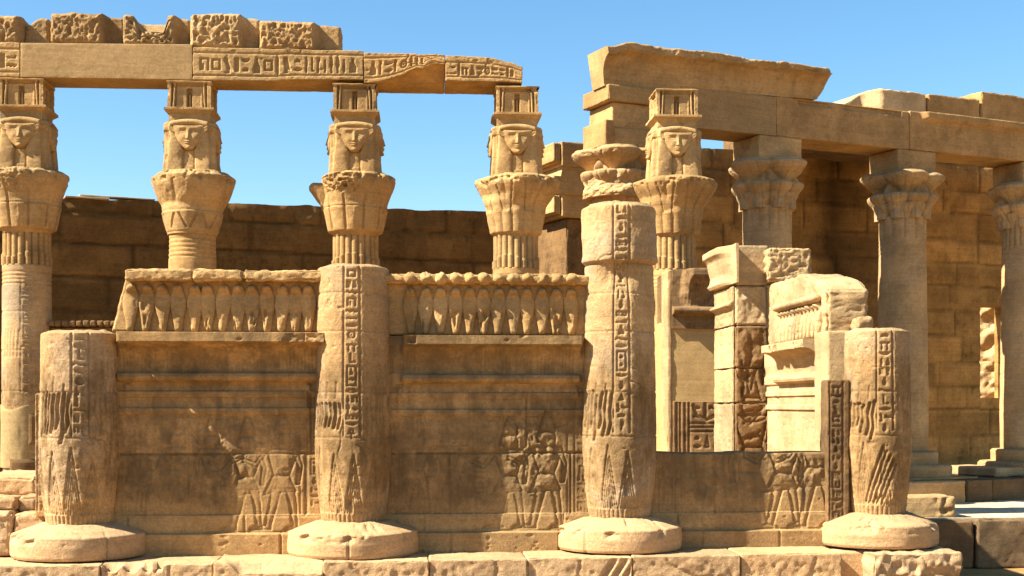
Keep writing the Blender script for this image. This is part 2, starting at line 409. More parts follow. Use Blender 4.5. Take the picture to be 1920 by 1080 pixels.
    # bump: grain, tool marks, pits
    vo = N(nt, 'ShaderNodeTexVoronoi'); vo.inputs['Scale'].default_value = 17; L.new(pos, vo.inputs['Vector'])
    pit = mth('MULTIPLY', rng(vo.outputs['Distance'], .0, .22), pits)
    hgt = mth('ADD', mth('ADD', mth('ADD', mth('MULTIPLY', noise(60, 6, .75), 1.5), mth('MULTIPLY', noise(11, 7, .7), 1.8)), mth('MULTIPLY', bed, .5)), pit)
    b = N(nt, 'ShaderNodeBump'); b.inputs['Strength'].default_value = min(1, bump*1.35); b.inputs['Distance'].default_value = .02
    L.new(hgt, b.inputs['Height']); L.new(b.outputs[0], bs.inputs['Normal'])
    return m
SAND = (.56, .35, .155)
M_up = stone('sandstone', SAND, (.20, .105, .04), amount=.22, bump=.3, red=.2)
M_smooth = stone('restored_stone', (.49, .32, .155), (.3, .19, .09), amount=.05, bump=.12, var=.08, pits=.1)
M_pale = stone('pale_sandstone', (.66, .45, .24), (.3, .18, .08), amount=.12, bump=.35, red=.25)
M_rough = stone('hacked_sandstone', (.57, .37, .18), (.25, .14, .06), amount=.15, bump=.5)
M_wall = stone('stained_sandstone', (.50, .315, .145), (.205, .127, .06), band=(.2, .65, 2.1, 2.5, .5), amount=.27, bump=.34, red=.35, streak=.5, tint=True)
M_colA = stone('weathered_shaft_stone', (.57, .37, .185), (.22, .13, .055), band=(.35, .8, 1.6, 2.4, .6), amount=.27, bump=.42, grey=.35, streak=.55, red=.2)
M_base = stone('cleaned_base_stone', (.70, .46, .255), (.4, .25, .11), amount=.08, bump=.35, red=.35, var=.1)
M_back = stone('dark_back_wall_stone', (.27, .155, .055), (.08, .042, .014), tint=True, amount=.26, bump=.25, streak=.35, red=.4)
M_colC = stone('brown_colonnade_stone', (.60, .385, .19), (.24, .135, .05), amount=.2, bump=.22, grey=.15)
M_beamC = stone('architrave_stone', (.56, .345, .155), (.22, .12, .035), amount=.24, bump=.22)
M_jamb = stone('jamb_stone', (.60, .42, .23), (.16, .095, .045), amount=.1, bump=.35, grey=.1)
M_dark = stone('dark_relief_stone', (.30, .18, .085), (.07, .04, .02), amount=.3, bump=.35)  # dark carved stone; the tone also darkens parts that stand in shade
M_plaster = stone('ochre_plaster', (.52, .36, .17), (.4, .27, .12), amount=.04, bump=.06, var=.06, pits=0)
M_floor = stone('dusty_floor', (.52, .32, .14), (.3, .2, .1), amount=.1, bump=.2)
M_ground = stone('sand_ground', (.46, .26, .10), (.36, .2, .07), amount=.1, bump=.3)
M_pave = stone('pale_paving', (.74, .60, .42), (.4, .29, .17), amount=.06, bump=.15, var=.08, red=.1)
M_plank = stone('weathered_plank', (.62, .55, .45), (.3, .25, .2), amount=.1, bump=.1, pits=0)
M_shade = stone('shade_darkened_stone', (.24, .155, .085), (.08, .05, .025), amount=.15, bump=.2)  # base colour darkened to stand in for the shade on these faces

# ------------------------------------------------------------------ ground, floor, terrace (setting)
def sheet_plane(name, x0, x1, y0, y1, z, mat, res, amp, kind='structure', relief=None, thick=None):
    xs = np.linspace(x0, x1, max(2, int((x1-x0)/res))); ys = np.linspace(y0, y1, max(2, int((y1-y0)/res)))
    X, Y = np.meshgrid(xs, ys); P = np.stack([X, Y, X*0+z], -1)
    P[..., 2] += amp*fbm(np.stack([X*1.5, Y*1.5, X*0], -1), 4, 4)
    if relief is not None: P[..., 2] += relief.sample(X, Y)
    mb = MB(); mb.grid(P)
    if thick:
        D = P.copy(); D[..., 2] -= thick
        for a, b in ((P[0], D[0]), (P[-1], D[-1]), (P[:, 0], D[:, 0]), (P[:, -1], D[:, -1])): mb.grid(np.stack([a, b], 0))
    return tag(mb.build(name, mat), kind=kind)
g = MB(); xs = np.r_[np.linspace(-900, -40, 6), np.linspace(-38, 38, 120), np.linspace(40, 900, 6)]
ys = np.r_[np.linspace(-600, -12, 5), np.linspace(-10, 50, 100), np.linspace(55, 1500, 6)]
X, Y = np.meshgrid(xs, ys); g.grid(np.stack([X, Y, -1.25+.02*fbm(np.stack([X, Y, X*0], -1), 2, 3)], -1))
tag(g.build('ground', M_ground), kind='structure')
sheet_plane('kiosk_floor', -7.6, 5.05, 12.75, 22.6, -.02, M_floor, .15, .008, thick=1.2)

# terrace right of the kiosk and the stylobate of the colonnade
Rt = Relief(5.0, 16, 21.0, 30, .02)
rs = np.random.RandomState(3)
for k in range(9): Rt.seg(5, 21.8+k*.9+rs.rand()*.2, 16, 21.8+k*.9+rs.rand()*.2, .03, .012)
for k in range(30):
    xx = 5+rs.rand()*11; y0 = 21.8+.9*rs.randint(9); Rt.seg(xx, y0, xx, y0+.9, .03, .012)
sheet_plane('terrace_paving', 5.06, 16, 21.55, 30, -.44, M_pave, .06, .02, relief=Rt, thick=.3)

# ------------------------------------------------------------------ front row: platform blocks
def top_warp(fn, z0, z1):
    def w(P):
        Q = P.copy(); t = (P[..., 2]-z0)/(z1-z0); top = fn(P[..., 0], P[..., 1]); Q[..., 2] = z0+t*(top-z0); return Q
    return w
plinths = [(-90, 186, -.015, 12.2, 'long plain block of the bottom course at the left edge of the picture'),
           (189, 398, -.015, 12.22, 'bottom course block with three small notches in its upper edge'),
           (401, 604, -.005, 12.2, 'bottom course block with a pale worn top sloping under the second column base'),
           (607, 803, -.005, 12.24, 'bottom course block below the right half of the second column base'),
           (806, 988, .0, 12.25, 'bottom course block with a pinkish edge below the middle of the second screen wall'),
           (991, 1184, .01, 12.27, 'bottom course block with diagonal gouges left of the third column base'),
           (1187, 1388, .02, 12.28, 'bottom course block with a reddish upper corner right of the third column base'),
           (1391, 1578, .03, 12.3, 'bottom course block with fine vertical tooling left of the shadowed gap'),
           (1640, 1802, .03, 12.2, 'rough broken end block at the right end of the bottom course')]
for i, (ua, ub, zt, yf, lab) in enumerate(plinths):
    xa, xb = XatY(ua-1.2, yf), XatY(ub+1.2, yf); mb = MB()
    R = Relief(xa, xb, -.75, .1, .012)
    R.rough(xa, xb, -.75, -.02, .012 if i < 8 else .05, 11 if i != 7 else 16, 40+i, .05)
    crack(R, xa+(xb-xa)*(.2+.6*((i*37) % 10)/10), -.02, 9, -1.6, 900+i, .010, .03); pock(R, xa, xb, -.6, -.02, 26, 910+i)
    wp = None
    if i == 1:
        def fn(x, y, z=zt, xa=xa): 
            s = x*0+z
            for c, w in ((.10, .07), (.27, .07), (.42, .06)): s = s-.07*np.exp(-((x-xa-c)/w)**4)*(y < 12.32)
            return s-.06*((x-xa > .46) & (x-xa < .55))*(y < 12.4)
        wp = top_warp(fn, -.75, zt)
    if i == 2:
        def fn(x, y, z=zt, xa=xa): return z-.10*sstep(12.42, 12.2, y)*sstep(.1, .25, x-xa)+.015*fbm(np.stack([x*6, y*6, x*0], -1), 5, 3)
        wp = top_warp(fn, -.75, zt)
    if i == 5:
        for k in range(4): R.seg(xb-.34+.1*k, -.3, xb-.16+.1*k, -.02, .04, .035)
    sblock(mb, xa, xb, yf, 12.9 if i < 8 else 13.4, -.75, zt, res=.016, resy=.04, r=.014, amp=.010, chip=.06, seed=50+i, front=R.sample, warp=wp, dents=.03 if i == 8 else 0, dfreq=5)
    tag(mb.build('plinth_block', M_base), lab, 'stone block', 'bottom course of the kiosk platform')
mb = MB(); sblock(mb, XatY(1575, 12.5), XatY(1646, 12.5), 12.52, 12.95, -.75, .02, res=.03, seed=61)
tag(mb.build('plinth_block', M_base), 'smooth recessed block in the gap with a diagonal shadow beside the rough end block', 'stone block', 'bottom course of the kiosk platform')
mb = MB(); sblock(mb, -5.6, 5.03, 12.3, 13.0, -1.26, -.755, res=.08, seed=62, r=.03)
tag(mb.build('foundation_course', M_base), 'foundation course running under the whole front of the kiosk', 'foundation')

# ------------------------------------------------------------------ front row: engaged columns
def build_front_column(i, ztop, rsc, th0, zb, label, seed, disc, strip_seed, broken=None):
    cx, cy = XA[i], YA
    t = empty('engaged_column', (cx, cy, zb), label, 'column', 'broken front columns of the kiosk')
    R0 = .36*rsc; zb0 = zb+.27
    # base disc
    mb = MB(); zs = np.linspace(zb, zb+disc[1], 40)
    def rb(T, Z):
        u = (Z-zb)/disc[1]
        r = disc[0]*interp(u, [(0, .975), (.08, 1.0), (.4, 1.005), (.68, .99), (.715, .97), (.74, .93), (.84, .80), (.92, .68), (1, .58)])
        p = np.stack([np.sin(T)*1.5, np.cos(T)*1.5, Z*2.5+seed], -1)
        n = fbm(p*2, seed, 5); ch = np.clip(fbm(p*2.6, seed+8, 5)-.10, 0, 1)*sstep(.40, .70, u)*(1-sstep(.8, 1, u)*.7)
        return r*(1+.010*n)-.34*ch*disc[0]-.02*(np.abs(np.sin(T*1.5+seed)-.3) < .012)*(u < .75)
    lathe(mb, zs, rb, cx, cy, 260, capn=.02, seed=seed)
    mb.build('base_disc', M_base, t)
    # shaft
    zs = np.arange(zb0-.02, ztop-.03, .0085); zs = np.r_[zs, ztop-.03, ztop-.02, ztop-.011, ztop-.004, ztop]
    W = math.pi*R0
    R = Relief(-W, W, zb0-.05, ztop+.02, .0075)
    xc = th0*R0; hw = .078
    text_col(R, xc-hw, xc+hw, zb+1.12, ztop-.03, strip_seed, dp=.02, lw=.015)
    rs = np.random.RandomState(seed)
    zj = [1.10, 1.52, 2.09, 2.45]
    for z in zj:
        if z < ztop-.1: R.seg(-W, z+zb*.3, W, z+zb*.3, .010, .012)
    # tall gouges left of the text
    for k in range(7):
        x = xc-.115-.052*k+rs.rand()*.015
        for za, zb2 in ((1.14-.12*rs.rand()*(i != 1), (1.50, 1.33, 1.52, 1.42)[i]+.05*rs.rand()),):
            z = za+.02*rs.rand(); a = rs.rand()*.04
            R.path([(x-.02, z+.02+a), (x+.006, z+.14), (x-.004, z+.26), (x+.016, zb2-.02-.5*a)], .024+.008*rs.rand(), .028)
        if k % 2: R.path([(x, 1.46), (x+.01, 1.58+.08*rs.rand())], .015, .014)
    for k in range(9):
        x = xc+.13+.055*k+rs.rand()*.02; z = 1.02+.2*rs.rand(); R.path([(x, z), (x+.012, z+.15), (x-.005, z+.28), (x+.01, z+.4)], .016, .012)
    # chevron leaves round the foot
    for c in np.arange(-W, W, .19):
        tp = zb+1.02-.12*rs.rand()
        for q in range(4):
            R.path([(c-.09+.024*q, zb0+.13), (c, tp-.13*q), (c+.09-.024*q, zb0+.13)], .012, .02)
    for c in np.arange(-W, W, .05): R.seg(c, zb0, c, zb0+.11, .014, .012)
    if i == 3:
        for k in range(5): R.seg(xc-.20+.045*k, zb0+.15, xc-.02+.035*k, 1.0-.04*k, .022, .028)
    for k in range(3): crack(R, rs.uniform(-.35, .35), rs.uniform(.9, ztop-.1), 7, -1.4+.6*rs.randn(), seed*9+k, .008, .018)
    pock(R, -W, W, .4, ztop, 90, seed+40)
    # worn and hacked areas
    R.rough(xc-.42, xc-.14, ztop-.5, ztop-.04, .012, 9, seed+3, .1)
    R.rough(xc-.2, xc+.2, zb0+.1, zb0+.36, .025, 8, seed+4, .1)
    def rf(T, Z):
        u = (Z-zb)
        r = R0*interp(u, [(.2, .80), (.34, .86), (.55, .95), (.85, 1.01), (1.1, 1.02), (1.5, 1.0), (2.1, .965), (3.5, .90)])
        r = r*(1+.006*fbm(np.stack([np.sin(T)*2.4, np.cos(T)*2.4, Z*3+seed], -1), seed, 4))
        H = R.sample(T*R0, Z)
        if ztop < 3:
            r = r-.05*sstep(ztop-.035, ztop, Z)**2*(1+1.0*vn(np.stack([np.sin(T)*4, np.cos(T)*4, Z*0+seed], -1), seed))
        if broken: r = broken(r, T, Z)
        return r+H+.005*fbm(np.stack([np.sin(T)*9, np.cos(T)*9, Z*14+seed], -1), seed+5, 3)
    mb = MB(); lathe(mb, zs, rf, cx, cy, 300, capn=.025, seed=seed)
    mb.build('shaft', M_colA, t)
    return t
zA = [zat(622, XA[0], YA), zat(500, XA[1], YA), zat(386, XA[2], YA), zat(618, XA[3], YA)]
build_front_column(0, zA[0], 1.0, .24, 0.0, 'leftmost front column, broken off flat level with the lip of the wall beside it', 71, (.62, .30), 5)
build_front_column(1, zA[1], .99, .0, 0.0, 'flat-topped front column between the two screen walls that carry cobra friezes', 72, (.62, .31), 6)
ZN = zat(498, XA[2], YA)
def brk(r, T, Z):
    n = fbm(np.stack([np.sin(T)*1.6, np.cos(T)*1.6, Z*2.2], -1), 9, 4)
    up = sstep(ZN-.02, ZN+.02, Z)
    r = r+up*(.035*n+.03-.05*sstep(zA[2]-.05, zA[2], Z)**1.5*(1.3+n*2)+.0*T)
    notch = np.exp(-((T+.25)/.55)**2)*np.exp(-((Z-ZN+.13)/.13)**2)
    r = r-.075*notch*(1+.4*fbm(np.stack([T*5, Z*12, T*0], -1), 4, 3))
    return r-.03*np.exp(-((Z-ZN)/.012)**2)
build_front_column(2, zA[2], .98, -.08, .03, 'tallest front column with a rough broken upper drum above a scooped notch', 73, (.60, .30), 7, brk)
build_front_column(3, zA[3], .88, -.1, .05, 'rightmost front column, short, with tall diagonal lines cut into its foot', 74, (.575, .30), 8)

# ------------------------------------------------------------------ screen walls
def screen_profile(zlip, plip, full=True):
    """outward depth of the screen wall's face by height"""
    zt = zlip-.41
    P = [(-.05, .075), (.185, .075), (.2, .03), (.36, .03), (.37, .012), (zt-.36, .012), (zt-.35, .036), (zt-.30, .036), (zt-.29, .012), (zt-.20, .012), (zt-.19, .034), (zt-.14, .034), (zt-.13, .02), (zt-.055, .02),
         (zt-.045, .06), (zt-.03, .095), (zt, .108), (zt+.03, .095), (zt+.045, .045), (zt+.06, .03)]
    for k in range(1, 13):
        s = k/12; P.append((zt+.06+s*.25, .03+(plip-.03)*(1-math.sqrt(max(0, 1-(s*.98)**2)))))
    P += [(zlip-.095, plip), (zlip-.09, plip+.01), (zlip-.005, plip+.01), (zlip, plip-.015)]
    return P
def wall_front(x0, x1, prof, R, ztop, seed, ragged=None, lipbreak=0.0, yf=YA, res=.0085):
    zz = [p[0] for p in prof]
    zs = np.unique(np.round(np.r_[np.arange(zz[0], ztop, res), [z for z in zz if z <= ztop], ztop], 4)); zs = zs[zs <= ztop+1e-6]
    xs = np.linspace(x0, x1, int((x1-x0)/res)+1); X, Z = np.meshgrid(xs, zs)
    D = np.interp(Z, zz, [p[1] for p in prof]).astype(np.float64)
    p3 = np.stack([X, Z*0+seed, Z], -1)
    n = fbm(p3*3, seed, 4); D = D+.006*n
    lip = np.clip((D-.16)/.1, 0, 1)
    ch = np.clip(fbm(p3*np.array([3.5, 1, 5]), seed+2, 4)*1.2-.1, 0, 1)
    D = D-lip*(lipbreak*ch)
    D = D+R.sample(X, Z)*(1-lip)
    Zo = Z.copy()
    if ragged is not None:
        tp = ragged(X); t = (Z-zz[0])/(ztop-zz[0]); Zo = np.where(Z > ztop-.4, Z+(tp-ztop)*np.clip((Z-(ztop-.4))/.4, 0, 1), Z)
    return np.stack([X, yf-D, Zo], -1)
def course_tint(ob, seed):
    n = len(ob.data.vertices); co = np.empty(n*3, np.float32); ob.data.vertices.foreach_get('co', co); co = co.reshape(-1, 3)
    o = ob.get('_o'); z = co[:, 2]+o[2]; x = co[:, 0]+o[0]; rs = np.random.RandomState(seed)
    c = np.digitize(z, [.19, .36, .945, 1.53, 1.95]); off = rs.rand(6)*.9; b = np.floor((x+off[c])/1.15).astype(int)
    t = rs.uniform(.82, 1.14, 400)[(c*37+b*11) % 400]
    a = ob.data.attributes.new('course_tint', 'FLOAT_COLOR', 'POINT'); a.data.foreach_set('color', np.repeat(t[:, None], 4, 1).astype(np.float32).ravel())
def cavetto_ribs(R, x0, x1, za, zb, step=.034, dp=.013):
    rs = np.random.RandomState(int(abs(x0)*100))
    for x in np.arange(x0, x1, step):
        if rs.rand() < .85: R.seg(x, za+.03*rs.rand(), x+.004, zb-.05*rs.rand(), .012, dp)

def uraeus(mb, x, y, z0, z1, seed, disc=True, w=.063):
    rs = np.random.RandomState(seed); h = (z1-z0)
    s = np.linspace(0, 1, 34); a = np.linspace(-math.pi/2, math.pi/2, 17)
    A, S = np.meshgrid(a, s)
    wd = w*interp(S, [(0, .40), (.03, .50), (.2, .66), (.40, .92), (.52, 1.10), (.70, 1.12), (.77, 1.0), (.83, .80), (.92, .66), (.98, .5), (1, .2)])
    dp = interp(S, [(0, .06), (.04, .085), (.3, .08), (.6, .065), (.74, .045), (.82, .05), (.87, .105), (.94, .11), (1, .05)])
    n = fbm(np.stack([A*1.2+x*9, S*5, A*0+seed], -1), seed, 3)
    er = 1-.5*np.clip(n*2.0-.25, 0, 1)*(.3+1.2*rs.rand())
    P = np.stack([x+wd*np.sin(A)+.005*n+.016*(S-.5)*rs.uniform(-1, 1), y-.85*dp*er*np.clip(np.cos(A), 0, 1)**.40*(1+.22*n), z0+S*h+.006*n], -1)
    mb.grid(P)
    if disc:
        t = np.linspace(-math.pi/2, math.pi/2, 11); T, A2 = np.meshgrid(a*2, t)
        r = .071*(1+.1*fbm(np.stack([T, A2*2, T*0+seed], -1), seed+1, 2)); zc = z1+.045
        mb.grid(np.stack([x+r*np.sin(T)*np.cos(A2), y-.045-.095*np.cos(T)*np.cos(A2)*(r/.071), zc+r*.86*np.sin(A2)], -1))

def panel_relief(x0, x1, seed, ztop):
    R = Relief(x0, x1, -.06, ztop+.02, .0075)
    L = .035
    # framed scene
    fa, fb = x0+.34, x1-.30
    for x in (fa, fa+.06, fb, fb+.05): R.seg(x, .36, x, ztop-.76, .013, .011)
    for x in (x0+.24, x1-.22): R.seg(x, .2, x, ztop-.50, .045, -.035)
    text_col(R, fb+.07, fb+.20, .38, ztop-.8, seed, .011, .012); text_col(R, fa-.16, fa-.03, .38, ztop-.8, seed+1, .008, .012)
    for z in (.355, .60*0+.20,): R.seg(x0, z, x1, z, .012, .012)
    R.seg(x0, .945, x1, .945, .018, .03)
    pock(R, x0, x1, 0, ztop, 160, seed+40, .010)
    for k in range(4): crack(R, x0+(x1-x0)*(.15+.22*k), .3+.3*k, 8, .8-.5*k, seed*7+k, .008, .014)
    rs = np.random.RandomState(seed)
    for z0, z1 in ((-.05, .2), (.2, .36), (.36, .945), (.945, 1.5)):
        for k in range(2): 
            x = x0+(x1-x0)*(rs.rand()*.4+.1+.45*k); R.seg(x, z0, x, z1, .014, .026)
    return R, fa, fb

def build_screen(i, ulip, vlip, vtop, ucob, seed, label, broken_left):
    x0, x1 = XA[i]+.2, XA[i+1]-.2
    zlip = zat(vlip, (x0+x1)/2, YA-.28); plip = .26 if i == 0 else .22
    prof = screen_profile(zlip, plip)
    t = empty('screen_wall', ((x0+x1)/2, YA+.25, -.05), label, 'wall', 'carved screen walls between the front columns')
    R, fa, fb = panel_relief(x0, x1, seed, zlip)
    cavetto_ribs(R, x0+.1, x1-.1, zlip-.36, zlip-.11)
    zt = zlip-.41
    if i == 0:
        for k, (dx, z0, h, d) in enumerate([(.47, .22, .98, -1), (.80, .22, .95, -1), (1.13, .37, .80, 1), (1.45, .37, .82, -1), (1.72, .37, .80, 1)]): sunk_figure(R, x1-dx, z0, h, d, .016 if k < 3 else .010)
        for k in range(7): text_col(R, fa+.09+.2*k, fa+.20+.2*k, 1.18-.2*(k%2), zt-.36, seed+20+k, .010, .012, k % 2 == 0)
        R.seg(x1-.95, .3, x1-1.0, 1.0, .014, .012); R.rough(x1-1.35, x1-.4, .55, .96, .016, 10, seed, .12); R.rough(x0+.6, x1-.5, .95, 1.35, .016, 7, seed+2, .2)
        R.path([(x1-1.42, 1.3), (x1-1.3, 1.12), (x1-1.2, 1.0), (x1-1.1, .93)], .035, .02)
        text_row(R, fa+.1, fb-.6, 1.28, 1.46, seed+3, .008, .012); text_col(R, fa+.55, fa+.68, .5, .93, seed+9, .006, .011)
    else:
        for k, (dx, z0, h, d) in enumerate([(.50, .22, 1.0, -1), (.86, .22, .96, -1), (1.45, .37, .82, 1), (1.75, .37, .80, -1)]): sunk_figure(R, x1-dx, z0, h, d, .016 if k < 2 else .010)
        for k in range(6): text_col(R, fa+.09+.2*k, fa+.20+.2*k, 1.25-.2*(k%2), zt-.36, seed+20+k, .009, .012, k % 2 == 0)
        R.rough(x1-.95, x1-.32, .52, 1.32, .028, 9, seed, .18)
        R.path([(x1-1.22, 1.18), (x1-1.2, .95), (x1-1.08, 1.0), (x1-1.0, 1.1)], .014, .013)
        for k in range(5): R.path([(x1-1.24+.0*k, .92-.055*k), (x1-1.19, .82-.05*k), (x1-1.09, .82-.05*k), (x1-1.04, .92-.055*k)], .013, .012)
        text_col(R, x1-1.22, x1-1.08, .38, .62, seed+4, .012, .012, False); text_col(R, x1-1.36, x1-1.24, .40, 1.1, seed+5, .011, .012, False)
        R.rect(x1-1.0, x1-.88, .36, .62, .012, .014)
    R.wear(seed, .3)
    # the left side of the lip is broken away
    mb = MB(); Fr = wall_front(x0, x1, prof, R, zlip, seed, lipbreak=.10 if i == 0 else .26)
    X = Fr[..., 0]; D = YA-Fr[..., 1]
    xl, xr = XatY(ulip[0], YA-.25), XatY(ulip[1], YA-.25)
    nn = .05*fbm(np.stack([X*0, Fr[..., 2]*4, X*0], -1), seed, 3)
    cut = 1-sstep(xl-.02+nn, xl+.02+nn, X)*(1-sstep(xr-.02+nn, xr+.02+nn, X))
    D2 = np.where(D > .045, .045+(D-.045)*(1-cut), D)
    Fr[..., 1] = YA-D2
    slab(mb, Fr, YA+.45)
    pn = mb.build('wall_panel', M_wall, t); pn['_o'] = t['_o']; course_tint(pn, seed)
    # frieze of cobras
    zt0 = zlip+.004; zt1 = zat(vtop, (x0+x1)/2, YA-.1)
    ya = YA-.02
    mb = MB()
    fx0 = XatY(broken_left[0], ya) if broken_left else x0+.06
    fx1 = x1-.02
    sblock(mb, fx0, fx1, ya, YA+.42, zt0, zt1-.035, res=.03, r=.03, amp=.012, chip=.05, seed=seed+5,
           warp=(lambda P: np.concatenate([np.where(P[..., :1] < fx0+.35, P[..., :1]+.16*np.clip((P[..., 2:3]-zt0)/(zt1-zt0), 0, 1)*np.clip((fx0+.35-P[..., :1])/.35, 0, 1), P[..., :1]), P[..., 1:]], -1)) if broken_left else None)
    # coping over the cobras
    ca = fx0+(.15 if broken_left else 0)
    if i == 0:
        cuts = [ca, ca+(fx1-ca)*.335, ca+(fx1-ca)*.58, fx1-.02]
        for k in range(3):
            sblock(mb, cuts[k]+.001, cuts[k+1]-.001, ya-.14, YA+.3, zt1-.105, zt1, res=.016, resy=.03, r=.025, amp=.022, freq=6, chip=.10, seed=seed+8+k)
    else:
        sblock(mb, ca, fx1, ya-.10, YA+.3, zt1-.10, zt1-.012, res=.016, resy=.03, r=.03, amp=.018, freq=7, chip=.08, seed=seed+8)
    fz = mb.build('cobra_frieze', M_up, t)
    for k, u in enumerate(ucob):
        x = XatY(u, ya-.05); m2 = MB()
        uraeus(m2, x, ya+.012, zt0+.012, zt1-.13, seed*50+k, disc=False, w=.067 if i else .070)
        if i:   # worn sun disc above the head
            a = np.linspace(-math.pi, math.pi, 25); T, A2 = np.meshgrid(a, np.linspace(-math.pi/2, math.pi/2, 11))
            r = 1+.38*fbm(np.stack([np.sin(T)*1.7, A2*1.4, np.cos(T)*1.7+k*3.3], -1), k, 4)
            m2.grid(np.stack([x+.074*r*np.sin(T)*np.cos(A2), ya-.04-.10*r*np.cos(T)*np.cos(A2), zt1-.056+.058*r*np.sin(A2)], -1))
        o = m2.build('cobra', M_up, fz, origin=t['_o'])
    return t
build_screen(0, (213, 609), 622, 506, [244, 274, 304, 333, 365, 389, 418, 446, 472, 500, 528, 554, 578], 101,
             'screen wall at the left with a flat broken coping over thirteen worn cobras', (207,))
build_screen(1, (750, 1091), 627, 512, [770, 798, 826, 855, 881, 907, 935, 963, 989, 1017, 1043, 1072], 102,
             'screen wall in the middle with a row of rounded sun discs over its twelve cobras', None)
# third screen: broken down to one course
x0, x1 = XA[2]+.2, XA[3]-.15; zc = zat(849, 3.2, YA)
R, fa, fb = panel_relief(x0, x1, 103, 2.3)
sunk_figure(R, x1-.45, .22, 1.1, -1, .016); sunk_figure(R, x1-.78, .2, 1.05, -1, .016); sunk_figure(R, x1-1.12, .2, 1.05, 1, .014); sunk_figure(R, x0+.7, .2, 1.15, 1, .010); R.rough(x1-.95, x1-.3, .62, .93, .022, 10, 7, .08)
R.seg(x1-1.32, .4, x1-1.32, .93, .02, .014); R.seg(x1-1.2, .36, x1-1.22, .93, .03, .02)
R.wear(103, .4); mb = MB(); Fr = wall_front(x0, x1, [(-.05, .075), (.185, .075), (.2, .03), (.36, .03), (.37, .012), (2, .012)], R, zc, 103,
                           ragged=lambda X: zc+.012*fbm(np.stack([X*5, X*0, X*0], -1), 3, 3))
slab(mb, Fr, YA+.5)
t = empty('screen_wall', ((x0+x1)/2, YA+.25, -.05), 'low screen wall at the right broken down to a single carved course', 'wall', 'carved screen walls between the front columns')
pn = mb.build('wall_panel', M_wall, t); course_tint(pn, 103)
mb = MB(); xs0, xs1 = XatY(1551, YA-.08), XatY(1592, YA-.08); zs1 = zat(712, xs0, YA)
R = Relief(xs0, xs1, 0, zs1+.1, .0075); text_col(R, xs0+.02, xs0+.15, .3, zs1-.03, 33, .016, .016)
sblock(mb, xs0, xs1, YA-.10, YA+.14, .2, zs1, res=.011, resy=.06, r=.015, amp=.006, chip=.05, seed=33, front=R.sample)
mb.build('wall_stub', M_dark, t)
# stub of the wall left of the first column, and its tumbled courses
mb = MB(); xs0, xs1 = XatY(66, YA-.05), XatY(96, YA-.05); zs1 = zat(737, xs0, YA)
R = Relief(xs0, xs1, 0, zs1+.1, .0075); text_col(R, xs0+.02, xs0+.10, .42, zs1-.03, 36, .014, .014)
sblock(mb, xs0, xs1, YA-.06, YA+.4, .36, zs1, res=.011, resy=.06, r=.015, amp=.006, chip=.05, seed=36, front=R.sample)
tag(mb.build('wall_stub', M_colA), 'thin upright stub of wall carved with signs against the leftmost front column', 'wall')
for k, (ua, ub, va, vb, yy, lab) in enumerate([
        (-60, 22, 961, 1044, 12.9, 'small carved block in the bottom left corner of the wall'),
        (24, 90, 962, 1044, 12.92, 'block tucked behind the left column base'),
        (-50, 31, 932, 960, 13.15, 'rounded low block on the second course at the left edge'),
        (32, 70, 930, 961, 13.2, 'low cracked block between the left edge and the lowest front column'),
        (-60, 68, 893, 931, 13.5, 'worn pale slab on top of the stepped courses at the left edge')]):
    xa, xb = XatY(ua, yy), XatY(ub, yy); za, zb = zat(vb, xb, yy), zat(va, xb, yy); mb = MB()
    R = Relief(xa, xb, za, zb, .01)
    if k == 0: text_col(R, xb-.16, xb-.03, za+.1, zb-.03, 77, .014, .014)
    sblock(mb, xa, xb, yy, yy+1.2, za, zb, res=.02, resy=.05, r=.05, amp=.018, chip=.06, seed=80+k, front=R.sample)
    tag(mb.build('loose_block', M_base), lab, 'stone block', 'stepped courses at the left edge')

